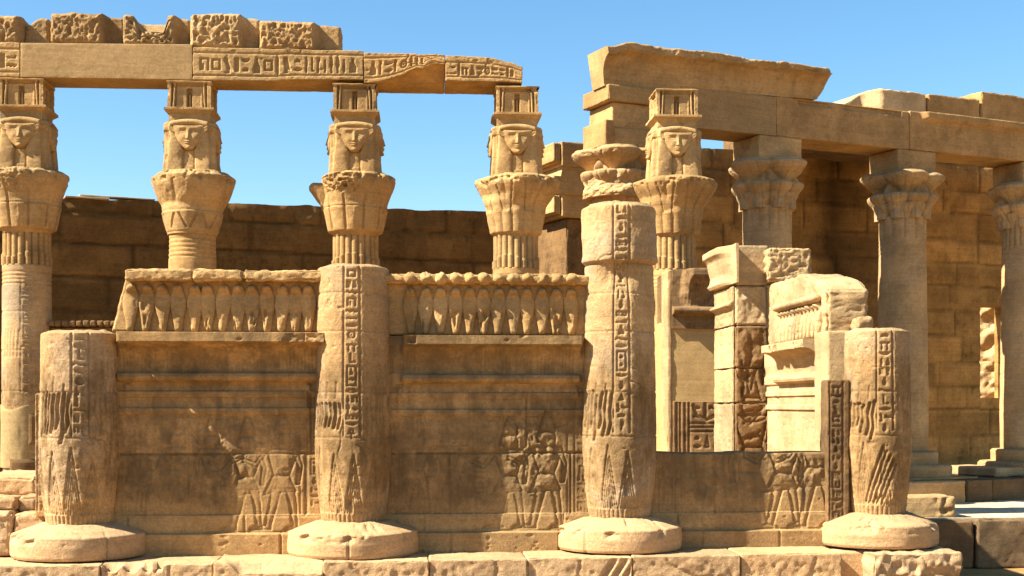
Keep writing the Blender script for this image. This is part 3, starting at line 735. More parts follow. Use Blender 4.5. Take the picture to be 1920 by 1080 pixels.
# ------------------------------------------------------------------ back row: Hathor columns
def hathor_map(x, z):
    x0 = x; x = x*.90; ax = np.abs(x)
    def g(a, b, sx, sz): return np.exp(-((x-a)/sx)**2-((z-b)/sz)**2)
    h = np.zeros_like(x)
    # wig lappets
    inner = interp(z, [(0, .22), (.25, .24), (.36, .20), (.5, .34), (.62, .50), (.75, .62), (1, .7)])
    outer = interp(z, [(0, .97), (.5, .86), (.8, .84), (1, .9)])
    m = sstep(0, .05, ax-inner)*(1-sstep(-.05, .02, ax-outer))*(1-sstep(.80, .86, z))
    mid = (inner+outer)/2; wd = (outer-inner)/2+.02
    h = h+m*(.035+.055*np.sqrt(np.clip(1-((ax-mid)/wd)**2, 0, 1)))
    # hair roll over the forehead
    zr = .842-.07*x*x
    h = np.maximum(h, .115*np.sqrt(np.clip(1-((z-zr)/.062)**2, 0, 1))*(1-sstep(.80, .90, ax)))
    # face
    fw = interp(z, [(.35, .02), (.375, .16), (.42, .28), (.50, .44), (.60, .58), (.68, .66), (.75, .70), (.80, .68)])
    q = np.clip(1-(x/np.maximum(fw, .02))**2, 0, 1)
    fm = sstep(.0, .12, q)*sstep(.355, .385, z)*(1-sstep(.765, .79, z))
    fh = .075+.085*np.sqrt(q)*interp(z, [(.33, .5), (.4, .85), (.5, 1), (.8, .85)])
    for s in (-1, 1):
        fh = fh-.030*g(s*.25, .672, .13, .035)+.018*g(s*.25, .662, .085, .016)+.014*g(s*.26, .735, .19, .014)+.016*g(s*.28, .56, .13, .05)
    nose = np.exp(-(x/.062)**2)*np.clip((.735-z)/.2, 0, 1)*sstep(.535, .552, z); fh = fh+.055*nose
    fh = fh+.026*g(0, .502, .11, .012)+.024*g(0, .474, .09, .012)-.02*g(0, .488, .12, .006)-.012*g(0, .525, .1, .01)-.012*g(0, .45, .1, .012)+.02*g(0, .395, .11, .03)
    h = np.where(fm > .01, np.maximum(h*(1-fm)+fh*fm, h*(1-fm)), h)
    # cow ears
    for s in (-1, 1):
        xr = (x-s*.72)*1.0; zrr = (z-.715)-s*(x-s*.72)*.22
        e = np.clip(1-(xr/.2)**2-(zrr/.05)**2, 0, 1); h = np.maximum(h, np.where(e > 0, .07+.06*np.sqrt(e)-.045*np.clip(e-.45, 0, 1), 0))
    # neck and collar
    nk = (1-sstep(-.02, .03, ax-inner))*(1-sstep(.33, .37, z)); h = np.where(nk > .3, .015+.02*np.sqrt(np.clip(1-(ax/.22)**2, 0, 1)), h)
    h = np.maximum(h, .045*(1-sstep(.09, .11, z))*(1-sstep(.17, .2, ax)))
    return h*(1-sstep(.94, .995, np.abs(x0)))
def sistrum_map(x, z):
    ax = np.abs(x); h = np.zeros_like(x)
    rec = (1-sstep(.80, .83, ax))*sstep(.0, .02, z)*(1-sstep(.90, .93, z)); h = h-.06*rec
    slope = ax-(.72-.06*z); post = (1-sstep(.035, .055, np.abs(slope)))*rec; h = h+.055*post
    fr = (1-sstep(.60, .62, ax))*(1-sstep(.80, .83, z))*sstep(.0, .02, z); h = h+.03*fr
    inn = (1-sstep(.52, .54, ax))*(1-sstep(.72, .74, z))*sstep(.0, .02, z); h = h-.008*inn
    door = (1-sstep(.10, .125, ax))*(1-sstep(.72, .74, z)); h = np.where(door > 0, h*(1-door)-.12*door, h)
    h = h+.05*door*(1-sstep(.04, .07, ax))*(1-sstep(.5, .55, z))
    return h*(1-sstep(.95, .995, ax))
def fourface(mb, cx, cy, z0, z1, hw, hmap, hscale, nz, nx, seed, wear=0.0, damage=None):
    x = np.linspace(-1, 1, nx); z = np.linspace(0, 1, nz); X, Z = np.meshgrid(x, z)
    for k in range(4):
        W = interp(Z, hw); H = hmap(X, Z)*hscale
        c, s = math.cos(k*math.pi/2), math.sin(k*math.pi/2)
        lx, ly = X*W, -(W+H)
        P0 = np.stack([cx+lx*c-ly*s, cy+lx*s+ly*c, z0+Z*(z1-z0)], -1)
        n = fbm(P0*7+seed, seed, 4); n2 = np.clip(fbm(P0*4.2+seed*3, seed+9, 3)-.12, 0, 1)
        corner = sstep(.86, 1.0, np.abs(X)); m = .008*n-wear*n2*1.6-.03*corner*np.clip(fbm(P0*9, seed+2, 3), 0, 1)
        if damage is not None: m = m-damage(k, X, Z)*(1+n)
        dx, dy = P0[..., 0]-cx, P0[..., 1]-cy; L = np.hypot(dx, dy)
        P0[..., 0] += dx/L*m; P0[..., 1] += dy/L*m
        mb.grid(P0)
    # lid and floor
    for zz, t in ((z1, hw[-1][1]), (z0, hw[0][1])):
        q = np.array([[[cx-t, cy-t, zz], [cx+t, cy-t, zz]], [[cx-t, cy+t, zz], [cx+t, cy+t, zz]]]); mb.grid(q)

ZB_ARCH = 6.44
def build_hathor(i, kind, label, seed):
    cx, cy = XB[i], YB
    t = empty('hathor_column', (cx, cy, 0), label, 'column', 'Hathor-headed columns of the back row')
    mb = MB(); zs = np.r_[np.linspace(0, .25, 9), np.linspace(.255, .33, 8)]
    lathe(mb, zs, lambda T, Z: .70*interp(Z, [(0, .97), (.04, 1), (.22, 1), (.29, .93), (.33, .84)])+.02*fbm(np.stack([np.sin(T)*3, np.cos(T)*3, Z*8+seed], -1), seed, 3), cx, cy, 72, seed=seed)
    mb.build('base_disc', M_base, t)
    zn, zc0, zc1 = 3.58, 4.10, 5.035
    if kind == 'banded': zn = 3.55
    R0 = .372
    W = math.pi*R0; R = Relief(-W, W, .3, 4.2, .012)
    tx = .02 if i else .06
    text_col(R, tx-.05, tx+.12, 1.6, zn-.22, seed, .016, .018)
    for z in (3.46, 3.40, 3.34, 3.28) if kind != 'banded' else (4.0, 3.93, 3.86, 3.79, 3.72, 3.46): R.seg(-W, z, W, z, .02, .014)
    for z in (2.25, 1.62, 1.0, 2.85): R.seg(-W, z, W, z, .014, .014)
    if kind == 'hacked': R.rough(-.05, .3, 3.22, 3.5, .05, 9, 4, .06)
    if i == 0:
        for k in range(5): R.seg(-.28+.06*k, 2.15, -.26+.06*k, 2.55, .02, .014)
    zs = np.arange(.30, zn if kind != 'banded' else zc0+.01, .013)
    def rf(T, Z):
        r = R0*interp(Z, [(.3, .93), (.8, 1.02), (1.4, 1.02), (3.6, .985), (4.2, .96)])
        return r+R.sample(T*R0, Z)+.008*fbm(np.stack([np.sin(T)*2, np.cos(T)*2, Z*3+seed], -1), seed, 4)
    mb = MB(); lathe(mb, zs, rf, cx, cy, 150, seed=seed); sh = mb.build('shaft', M_colA if i == 0 else M_up, t)
    if i == 0:
        mb = MB(); lathe(mb, np.linspace(.44, 1.46, 40), lambda T, Z: rf(T, Z*0+1.2)*0+R0*1.045+.012*fbm(np.stack([np.sin(T)*2, np.cos(T)*2, Z*2], -1), 3, 3)-.05*sstep(1.36+.06*np.sin(T*3), 1.46, Z), cx, cy, 100); mb.build('plaster_repair', M_plaster, t)
        for k, (a0, a1, z0, z1) in enumerate([(.30, 1.15, .78, 1.28), (-.45, .85, .36, .58)]):
            T, Z = np.meshgrid(np.linspace(a0, a1, 40), np.linspace(z0, z1, 30)); e = np.clip(np.minimum(np.minimum(T-a0, a1-T)*.4, np.minimum(Z-z0, z1-Z))/.06, 0, 1); rr = R0*1.045-.02+.045*np.sqrt(e)
            mb = MB(); mb.grid(np.stack([cx+rr*np.sin(T), cy-rr*np.cos(T), Z], -1)); mb.build('dark_patch', M_dark, t)
    mb = MB()
    if kind != 'banded':
        nst = 20 if kind != 'hacked' else 18
        zs = np.linspace(zn-.005, zc0+.02, 44)
        def rn(T, Z):
            fl = np.sqrt(np.abs(np.cos(T*nst/2)))
            cut = .03*((np.sin(T*nst/2*.999+seed) > .2) & (Z < zn+.2+.06*np.sin(np.round(T*nst/2/math.pi)*5)))
            return .315+.045*fl-.0*cut+.02*((Z < zn+.16+.05*np.sin(np.floor((T*nst/2+math.pi/2)/math.pi)*7.1+seed)))*fl
        lathe(mb, zs, rn, cx, cy, 240, seed=seed); mb.build('stem_collar', M_up, t)
    # capital
    zs = np.r_[np.linspace(zc0-.03, zc0+.10, 14), np.linspace(zc0+.11, zc1-.07, 70), np.linspace(zc1-.065, zc1, 10)]
    mb = MB()
    def rc(T, Z):
        s = np.clip((Z-zc0)/(zc1-zc0), 0, 1)
        b = interp(s, [(0, .36), (.04, .41), (.15, .435), (.32, .465), (.5, .505), (.68, .56), (.82, .615), (.90, .635), (.955, .63), (1, .56)])
        p = np.stack([np.sin(T)*1.7, np.cos(T)*1.7, Z*2.6+seed*1.3], -1); n = fbm(p*2.2, seed, 4)*(.5 if kind == 'banded' else 1)
        if kind == 'banded':
            b = interp(s, [(0, .385), (.02, .40), (.22, .455), (.33, .475), (.345, .46), (.5, .51), (.68, .575), (.84, .625), (.92, .64), (1, .57)])
            up = sstep(.36, .42, s)
            tri = np.abs(((T*4/math.pi+.5) % 1)-.5)*2
            b = b+up*.035*np.sqrt(np.abs(np.cos(T*4)))*sstep(.4, .6, s)*(1-sstep(.9, 1, s))-.02*(1-up)*(np.abs(tri-(s*2.6) % 1) < .10)*(s < .3)*(s > .06)
            b = b-.12*np.clip(np.sin(T+2.3), 0, 1)**2*sstep(.36, .5, s)*(s > .36)*(.5+.6*n)
        elif kind == 'lotus':
            b = interp(s, [(0, .36), (.04, .40), (.15, .42), (.32, .45), (.5, .50), (.68, .575), (.82, .66), (.90, .69), (.955, .685), (1, .60)])
            lob = np.abs(np.cos(T*4)); b = b+.045*np.sqrt(lob)*sstep(.45, .7, s)*(1-sstep(.93, 1, s))-.02
            lob2 = np.abs(np.cos(T*8)); b = b+.032*np.sqrt(lob2)*(1-sstep(.36, .48+.06*np.cos(T*8), s))*sstep(0, .05, s)
            b = b-.022*(np.abs(lob-.35-.55*s) < .055)*sstep(.3, .4, s)*(1-sstep(.85, .9, s))
            b = b-.10*np.clip(np.sin(T+2.6), 0, 1)**3*sstep(.5, .7, s)
        else:
            lob = np.abs(np.cos(T*5)); b = b+.030*np.sqrt(lob)*(1-sstep(.40, .52, s))*sstep(0, .05, s)
            b = b-.018*(lob < .16)*sstep(.05, .1, s)*(1-sstep(.6, .66, s))
            b = b-.012*(np.abs(s-.44) < .012)
            dmg = sstep(-.1, .5, np.sin(-T+.35))*sstep(.62, .74, s+.05*n)
            if i == 2: b = b+dmg*(.06*(1-2.4*np.abs(fbm(p*5, seed+4, 3)))-.03)-.13*np.clip(np.sin(-T-.1), 0, 1)**2*sstep(.45, .8, s)
            if i == 0: b = b+.5*dmg*(.07*(1-2.4*np.abs(fbm(p*4, seed+4, 3)))-.02)
        rim = sstep(.78, .9, s); ch = np.clip(fbm(p*3.2, seed+6, 4)-.05, 0, 1)*rim
        return b+.010*n-.16*ch
    lathe(mb, zs, rc, cx, cy, 260, cap_bot=True, capn=.03, seed=seed)
    if i == 2:   # the one petal tip left standing at the back left
        sblock(mb, cx-.74, cx-.45, cy+.05, cy+.3, zc0+.42, zc1-.09, res=.03, r=.08, amp=.02, seed=5,
               warp=lambda P: np.concatenate([P[..., :1]+.34*np.clip((zc1-.2-P[..., 2:3])/.5, 0, 1), P[..., 1:]], -1))
    mb.build('capital', M_up, t)
    # the four-faced goddess and the little shrine over her
    mb = MB()
    fourface(mb, cx, cy, zc1-.01, 5.93, [(0, .348), (.25, .335), (.6, .318), (1, .318)], hathor_map, .74, 150, 110, seed, wear=.012)
    mb.build('hathor_head', M_up, t)
    mb = MB()
    fourface(mb, cx, cy, 5.92, 6.02, [(0, .315), (.12, .325), (.55, .375), (.6, .385), (.97, .385), (1, .34)], lambda x, z: x*0, 1, 24, 60, seed+1, wear=.02)
    def dm(k, X, Z): return .06*np.exp(-((X-.8)/.3)**2-((Z-.9)/.1)**2)*(k == 0)*(i in (2, 3))
    fourface(mb, cx, cy, 6.019, ZB_ARCH-.004, [(0, .335), (.86, .332), (.92, .345), (.98, .35), (1, .34)], sistrum_map, 1, 90, 96, seed+2, wear=.012, damage=dm)
    mb.build('sistrum_shrine', M_up, t)
    return t
build_hathor(0, 'plain', 'Hathor-headed column at the left edge, seen all the way down to its base', 201)
build_hathor(1, 'banded', 'Hathor-headed column with a smooth chevron collar, rising behind the left cobra frieze', 202)
build_hathor(2, 'plain', 'Hathor-headed column with a pitted capital, directly above the flat-topped front column', 203)
build_hathor(3, 'lotus', 'Hathor-headed column with a wide lotus capital at the end of the carved architrave', 204)
build_hathor(4, 'lotus', 'rightmost Hathor-headed column, carrying nothing, in front of the smooth colonnade beam', 205)

# screen wall between the first two back columns (its top shows beside the lowest front column)
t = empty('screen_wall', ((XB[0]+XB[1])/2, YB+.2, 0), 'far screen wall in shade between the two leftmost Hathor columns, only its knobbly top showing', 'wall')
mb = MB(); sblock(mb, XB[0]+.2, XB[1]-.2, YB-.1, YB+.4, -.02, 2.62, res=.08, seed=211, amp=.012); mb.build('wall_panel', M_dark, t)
mb = MB()
for k in range(17):
    x = XB[0]+.42+.105*k*1.0
    sblock(mb, x-.05, x+.05, YB-.2, YB+.2, 2.625, 2.72, res=.025, r=.04, amp=.012, seed=212+k)
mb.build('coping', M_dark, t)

# ------------------------------------------------------------------ architrave of the back row
ya0, ya1 = YB-.35, YB+.34
def beam(ua, ub, vt0, vt1, label, mat, text=None, seed=1, under=None, chip=.03, xend=0, dz=0, front_set=0.0):
    yf = ya0+front_set
    xa, xb = XatY(ua, ya0), XatY(ub, ya0); zb = ZB_ARCH+.004; zt0, zt1 = zat(vt0, xa, ya0), zat(vt1, xb, ya0); zt = max(zt0, zt1)
    R = Relief(xa, xb, zb-.1, zt+.1, .011)
    pock(R, xa, xb, zb, zt, 30, seed+60, .012)
    if text is not None:
        crack(R, xa+(xb-xa)*.55, zt-.03, 8, -1.5, seed+70, .012, .03)
        ta, tb, seq = text; h0, h1 = zb+.11, min(zt0, zt1)-.12
        R.seg(xa, h1+.045, xb, h1+.045, .018, .02); R.seg(xa, h0-.035, xb, h0-.035, .018, .02)
        text_row(R, ta, tb, h0, h1, seed, .036, .019, seq)
    def warp(P):
        Q = P.copy(); x = P[..., 0]; t = np.clip((P[..., 2]-zb)/(zt-zb), 0, 1)
        top = zt0+(zt1-zt0)*(x-xa)/(xb-xa)+(.012*fbm(np.stack([x*4, P[..., 1]*4, x*0], -1), seed, 3) if text else 0)
        bot = zb+(under(x, P[..., 1]) if under else 0)
        if xend: top = top-xend*sstep(xb-.55, xb, x)*(.6+.6*vn(np.stack([x*6, x*0, x*0], -1), seed))
        Q[..., 2] = bot+t*(top-bot); return Q
    mb = MB(); sblock(mb, xa-.006, xb+.004, yf, ya1, zb, zt, res=.011 if text else .05, resy=.06, r=.014 if text else .008, amp=.008 if text else .003, chip=chip, seed=seed, front=R.sample, warp=warp)
    return tag(mb.build('architrave_block', mat), label, 'architrave', 'architrave blocks over the Hathor columns')
xq = lambda u: XatY(u, ya0)
beam(-150, 37, 79, 79, 'architrave block with a carved flower panel at the left edge of the picture', M_up, (xq(-60), xq(36), [20, 10, 0, 13]), 301)
beam(39, 360, 80, 83, 'long plain restored architrave block, smooth and without carving', M_smooth, None, 302, chip=.008)
def und(a, b, d, sd):
    def f(x, y): return d*sstep(a, b, x)*sstep(.15, -.3, y-YB)*(1+.5*fbm(np.stack([x*3, y*3, x*0], -1), sd, 3))
    return f
beam(362, 681, 88, 95, 'longest carved architrave block with a bird, a basket and a row of upright signs', M_up, (xq(372), xq(676), [11, 10, 6, 13, 8, 16, 10, 17, 7, 3, 0, 15, 18, 19, 5, 5, 19, 16, 0]), 303, under=und(xq(500), xq(560), .04, 3), chip=.05)
beam(683, 834, 98, 102, 'carved architrave block broken away along its lower right edge', M_up, (xq(690), xq(800), [16, 18, 2, 18, 4, 5, 5]), 304, under=und(xq(690), xq(815), .26, 4), chip=.05)
beam(836, 979, 103, 111, 'carved architrave block at the crumbling right end of the row with a cartouche', M_up, (xq(842), xq(970), [8, 17, 20, 16, 23, 4]), 305, under=und(xq(800), xq(850), .05, 5), chip=.07, xend=.10)
# blocks lying on the architrave
for k, (ua, ub, vt, vb, us, setb, lab, rot) in enumerate([
        (-70, 39, 25, 79, 32, .12, 'hacked block cut off by the left edge on top of the architrave', 0),
        (42, 92, 32, 79, 60, .0, 'low sloping block set back between the two left blocks on the architrave', 1),
        (94, 226, 23, 81, 192, .25, 'large hacked block with a smooth recessed right side above the restored beam', 0),
        (230, 352, 26, 83, 328, .2, 'notched block with a U-shaped cut in its top', 2),
        (356, 482, 24, 88, 452, .28, 'hacked block with rounded top left of the last block on the architrave', 0),
        (486, 638, 38, 92, 590, .25, 'hacked block at the right end of the loose row on the architrave', 0)]):
    yy = YB-.30+(.22 if rot == 1 else 0); xa, xb = XatY(ua, yy), XatY(ub, yy); za, zb = zat(vb, xa, ya0)+.012, zat(vt, xa, yy); xs = XatY(us, yy)
    def warp(P, xs=xs, setb=setb, xa=xa, xb=xb, za=za, zb=zb, rot=rot, k=k):
        Q = P.copy(); x = P[..., 0]; f = np.clip((YB-P[..., 1]+.3)/.6, 0, 1)
        Q[..., 1] += setb*sstep(xs-.03, xs+.06, x)*f
        t = (P[..., 2]-za)/(zb-za)
        drop = .03*fbm(np.stack([x*4, P[..., 1]*4, x*0+k], -1), k, 3)
        if rot == 1: drop = drop-.16*sstep(xb-.1, xa, x)
        if rot == 2: drop = drop-.24*(sstep(xa+.14, xa+.30, x)*(1-sstep(xa+.62, xa+.70, x)))*sstep(YB+.25, YB+.1, P[..., 1])
        Q[..., 2] = P[..., 2]+drop*t; return Q
    R = Relief(xa, xb, za-.1, zb+.1, .012)
    R.rough(xa, xs, za, zb, .06, 15, 310+k, .05)
    mb = MB(); sblock(mb, xa, xb, yy, YB+.35, za, zb, res=.018, resy=.05, r=.05, amp=.015, chip=.05, seed=310+k, front=R.sample, warp=warp)
    tag(mb.build('loose_block', M_rough), lab, 'stone block', 'loose blocks on top of the architrave')

# ------------------------------------------------------------------ colonnade (turned about 21 degrees): local t along the row, n towards the back
CC, CS = math.cos(CANG), math.sin(CANG)
def cW(t, n): return OC[0]+t*CC-n*CS, OC[1]+t*CS+n*CC
def cT(u, n):
    k = math.tan(math.atan((u-960.0)/F)+ANG)        # X = k*Y
    x0, y0 = cW(0, n); return (k*y0-x0)/(CC-k*CS)
def cZ(v, t, n): return zat(v, *cW(t, n))
CL = (OC[0], OC[1], 0)
TC = [-.1, 3.1, 6.33, 9.57, 12.8]

def composite_capital(kind, seed):
    """profile by angle and height; z from 0 (foot) to 1.12 (top)"""
    zs = np.unique(np.r_[np.linspace(0, 1.12, 110), .399, .401, .599, .601])
    def rc(T, Z):
        p = np.stack([np.sin(T)*2, np.cos(T)*2, Z*3+seed], -1); n = fbm(p*2, seed, 3)
        ph = .25 if kind == 1 else .25+math.pi/4
        def lobes(n, off, d, rho):      # outline of n overlapping round cups standing at distance d from the axis
            a = (T-off+math.pi/n) % (2*math.pi/n)-math.pi/n
            return d*np.cos(a)+np.sqrt(np.maximum(rho**2-(d*np.sin(a))**2, 0))
        low = lobes(12, ph, .40, .075+.10*sstep(.02, .34, Z)-.05*sstep(.35, .40, Z)); low = np.where(Z < .40, low, 0)
        mid = lobes(8, ph+.39, .42, .13+.14*sstep(.24, .54, Z)-.03*sstep(.56, .60, Z)); mid = np.where(Z < .60, mid, 0)
        up = lobes(4, ph, .40, .13+.29*sstep(.56, 1.03, Z)**1.25-.06*sstep(1.04, 1.12, Z))
        a4 = np.abs((T-ph) % (math.pi/2)-math.pi/4)
        spike = .44+.15*np.clip(1-a4/.16, 0, 1)*(1-sstep(.66, .95, Z)); up = np.maximum(up, np.maximum(spike, .43))
        r = np.maximum(np.maximum(low, mid), np.where(Z > .5, up, .42))
        r = r-.016*np.clip(np.cos(T*24+.4)-.55, 0, 1)*2.2*(Z < .58)-.014*np.clip(np.cos(T*28)-.5, 0, 1)*2*((Z > .6) & (Z < 1.0))
        if kind == 0: r = np.maximum(r, (.60+.10*fbm(p*1.5, seed+9, 4))*(Z < .57))
        r = r-.05*np.clip(fbm(p*3, seed+3, 3), 0, 1)*(Z > .9)
        return r+.008*n
    return zs, rc
def build_composite(k, label, seed, nfl):
    wx, wy = cW(TC[k], 0)
    zb = 0.0
    t = empty('composite_column', (wx, wy, zb), label, 'column', 'columns of the slanting colonnade')
    mb = MB()
    sblock(mb, -1.0, 1.0, -1.0, 1.0, -.02+.0, .02, res=.1, r=.008, amp=.004, seed=seed)
    for z0, z1, r in ((.02, .25, .93), (.25, .50, .68)):
        lathe(mb, np.r_[np.linspace(z0, z1-.05, 5), z1-.03, z1-.015, z1], lambda T, Z: r-.04*sstep(z1-.05, z1, Z)**2+.02*fbm(np.stack([np.sin(T)*3, np.cos(T)*3, Z*6+seed], -1), seed, 3), 0, 0, 72)
    mb.xf(CANG, (wx, wy, 0)); mb.build('base', M_colC, t)
    R0 = .47; W = math.pi*R0; R = Relief(-W, W, .4, 5.2, .015)
    for z in (4.60, 4.53, 4.42, 4.34): R.seg(-W, z, W, z+.02, .02, .012)
    for z in (1.3, 2.05, 2.9, 3.6): R.seg(-W, z, W, z, .014, .012)
    zs = np.arange(.48, 5.10, .018)
    def rs_(T, Z):
        r = R0*interp(Z, [(.5, 1.03), (1.2, 1.06), (4.3, .97), (5.1, .96)])
        fl = sstep(4.66, 4.68, Z)*(.035*np.sqrt(np.abs(np.cos(T*nfl/2)))-.03)
        return r+fl+R.sample(T*R0, Z)+.008*fbm(np.stack([np.sin(T)*2, np.cos(T)*2, Z*3+seed], -1), seed, 4)
    mb = MB(); lathe(mb, zs, rs_, wx, wy, 240, seed=seed); mb.build('shaft', M_colC, t)
    mb = MB(); zs, rc = composite_capital(0 if k == 0 else 2 if k == 2 else 1, seed)
    st = len(mb.v); lathe(mb, zs, rc, 0, 0, 320, cap_bot=True, seed=seed); V = mb.v[st]; mb.v[st] = V*np.array([1, 1, .76 if k == 0 else .80], np.float32); mb.xf(CANG, (wx, wy, 5.04), st); mb.build('capital', M_colC, t)
    mb = MB(); sblock(mb, -.48, .48, -.42, .42, 5.90, 6.355, res=.04, r=.02, amp=.006, seed=seed+4, chip=.04, rot=CANG, loc=(wx, wy, 0)); mb.build('abacus', M_beamC, t)
    return t
build_composite(0, 'colonnade column whose cup capital just shows above the tallest front column', 401, 16)
build_composite(1, 'colonnade column with a broad three-cup capital and many narrow stems, behind the door jambs', 402, 16)
build_composite(2, 'colonnade column with a tall shaft seen almost whole right of the last front column', 403, 12)
build_composite(3, 'colonnade column cut off by the right edge of the picture', 404, 24)

def cblock(name, ta, tb, n0, n1, z0, z1, mat, label, cat, group=None, **kw):
    mb = MB(); sblock(mb, ta, tb, n0, n1, z0, z1, rot=CANG, loc=CL, **kw)
    return tag(mb.build(name, mat), label, cat, group)
GA = 'beams of the slanting colonnade'
t1 = cT(1456, -.42); t2 = cT(1706, -.42); t0 = cT(1148, -.42)
cblock('colonnade_beam', t0, t0+1.35, -.42, .42, 6.235, 6.665, M_up, 'short bright-ended beam block at the left end of the colonnade', 'beam', GA, res=.04, seed=411, chip=.03)
tL = cT(1160, -.42)
cblock('colonnade_beam', t0-.12, t0+1.38, -.5, .45, 6.668, 6.95, M_up, 'projecting ledge block under the left end of the cornice', 'beam', GA, res=.04, seed=412, chip=.04)
cblock('colonnade_beam', t0+1.385, t1-.003, -.42, .42, 6.36, 7.08, M_smooth, 'smooth restored beam behind the rightmost Hathor head', 'beam', GA, res=.06, r=.01, amp=.003, chip=.004, seed=413)
Rb = Relief(t1, t2, 6.4, 7.3, .015); Rb.path([(t1+1.15, 6.5), (t1+1.1, 6.62), (t1+1.25, 6.85), (t1+1.3, 7.0)], .03, .03); Rb.rect(t1+.5, t1+1.25, 7.0, 7.2, .06); Rb.rect(t1+1.55, t2-.2, 7.0, 7.2, .05)
cblock('colonnade_beam', t1, t2-.002, -.41, .42, 6.36, 7.10, M_beamC, 'cracked brown beam spanning from the three-cup column to the tall one', 'beam', GA, res=.03, resy=.08, amp=.006, chip=.05, seed=414, front=Rb.sample)
def lipw(P):
    Q = P.copy(); f = sstep(6.96, 6.98, P[..., 2])*(P[..., 1] < 0)*sstep(t2+.25, t2+.4, P[..., 0]); Q[..., 1] -= .10*f; return Q
cblock('colonnade_beam', t2+.002, t2+5.5, -.42, .42, 6.365, 7.12, M_beamC, 'long brown beam with a moulded upper edge running out of the picture at the right', 'beam', GA, res=.03, resy=.06, amp=.005, chip=.03, seed=415, warp=lipw)
cblock('stone_block', t0+.03, t0+1.0, -.43, .45, 5.74, 6.23, M_up, 'square bright-edged block stacked under the left end of the colonnade beam', 'stone block', None, res=.04, seed=416, chip=.03)
# cornice
tc0, tc1 = cT(1140, -.72), cT(1560, -.68)
mb = MB()
zc0_, zc1_ = 7.03, 7.66
zs = np.linspace(zc0_, zc1_, 46); xs = np.linspace(tc0, tc1, 240); X, Z = np.meshgrid(xs, zs)
s = (Z-zc0_)/(zc1_-zc0_)
D = interp(s, [(0, .41), (.12, .41), (.16, .43)]+[(.16+.62*q, .43+.30*(1-math.sqrt(1-(.97*q)**2))) for q in np.linspace(.1, 1, 10)]+[(.80, .70), (.97, .71), (1, .68)])
p3 = np.stack([X*1.5, Z*0, Z*2], -1); D = D-.16*np.clip(fbm(p3*2.4, 7, 5), 0, 1)*sstep(.6, .8, s)+.022*fbm(p3*4, 8, 4)+.05*sstep(tc1-.75, tc1-.70, X)*(s < .8)
top = -.10*sstep(tc0+.6, tc0+.1, X)-.05*sstep(.55, .8, (X-tc0)/(tc1-tc0))*0+.03*fbm(np.stack([X*3, X*0, X*0], -1), 6, 3)
endcut = .20*sstep(tc1-.25, tc1, X)*np.cos(s*math.pi)*-1
X2 = X-np.where(X > tc1-.3, (.28*np.abs(s-.65)**1.3)*sstep(tc1-.3, tc1, X), 0)+np.where(X < tc0+.3, .10*(1-s)*sstep(tc0+.3, tc0, X), 0)+.03*fbm(np.stack([Z*5, X*0, X*.0], -1), 3, 3)*sstep(tc1-.2, tc1, X)
Fr = np.stack([X2, -D, Z+top*s], -1)
Fr[..., 2] -= (1-s)*.10*(1-(X-tc0)/(tc1-tc0))-.03*(X-tc0)/(tc1-tc0)*(1-s)*0
Fr[..., 2] += (1-s)*.085*sstep(.25, .6, (X-tc0)/(tc1-tc0))
slab(mb, Fr, .02); mb.xf(CANG, CL)
tag(mb.build('cornice_block', M_beamC), 'great curved cornice block lying on the left end of the colonnade beams', 'cornice')
# roof slab and blocks over the right part
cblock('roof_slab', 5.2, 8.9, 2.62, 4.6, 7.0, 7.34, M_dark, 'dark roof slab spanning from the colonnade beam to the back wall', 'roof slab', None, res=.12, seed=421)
for k, (ua, ub, vt, n0, lab) in enumerate([(1590, 1738, 166, 1.0, 'pale rubble-topped block over the brown beam, leftmost of three'),
                                          (1741, 1838, 181, 1.0, 'reddish block in the middle of three over the right beam'),
                                          (1841, 2050, 184, 1.0, 'reddish block at the right edge over the right beam')]):
    ta, tb = cT(ua, n0), cT(ub, n0); zt = cZ(vt, (ta+tb)/2, n0)
    def wq(P, ta=ta, tb=tb, zt=zt, k=k):
        Q = P.copy(); f = np.clip((P[..., 2]-7.14)/(zt-7.14), 0, 1)
        if k == 0: Q[..., 2] -= f*.38*sstep(ta+.85, ta, P[..., 0]); Q[..., 1] += .35*sstep(ta+.9, ta+.6, P[..., 0])
        Q[..., 2] += f*.03*fbm(np.stack([P[..., 0]*4, P[..., 1]*4, P[..., 0]*0], -1), k, 3); return Q
    cblock('roof_block', ta, tb, n0, n0+1.4, 7.14, zt, M_pale if k == 0 else M_up, lab, 'stone block', 'blocks over the right part of the colonnade', res=.05, r=.04, amp=.02, chip=.06, seed=430+k, warp=wq)
cblock('roof_slab', 6.3, 14.5, .44, 2.6, 6.9, 7.13, M_dark, 'roof slab behind the long brown beam at the right, under the reddish blocks', 'roof slab', None, res=.12, seed=425)

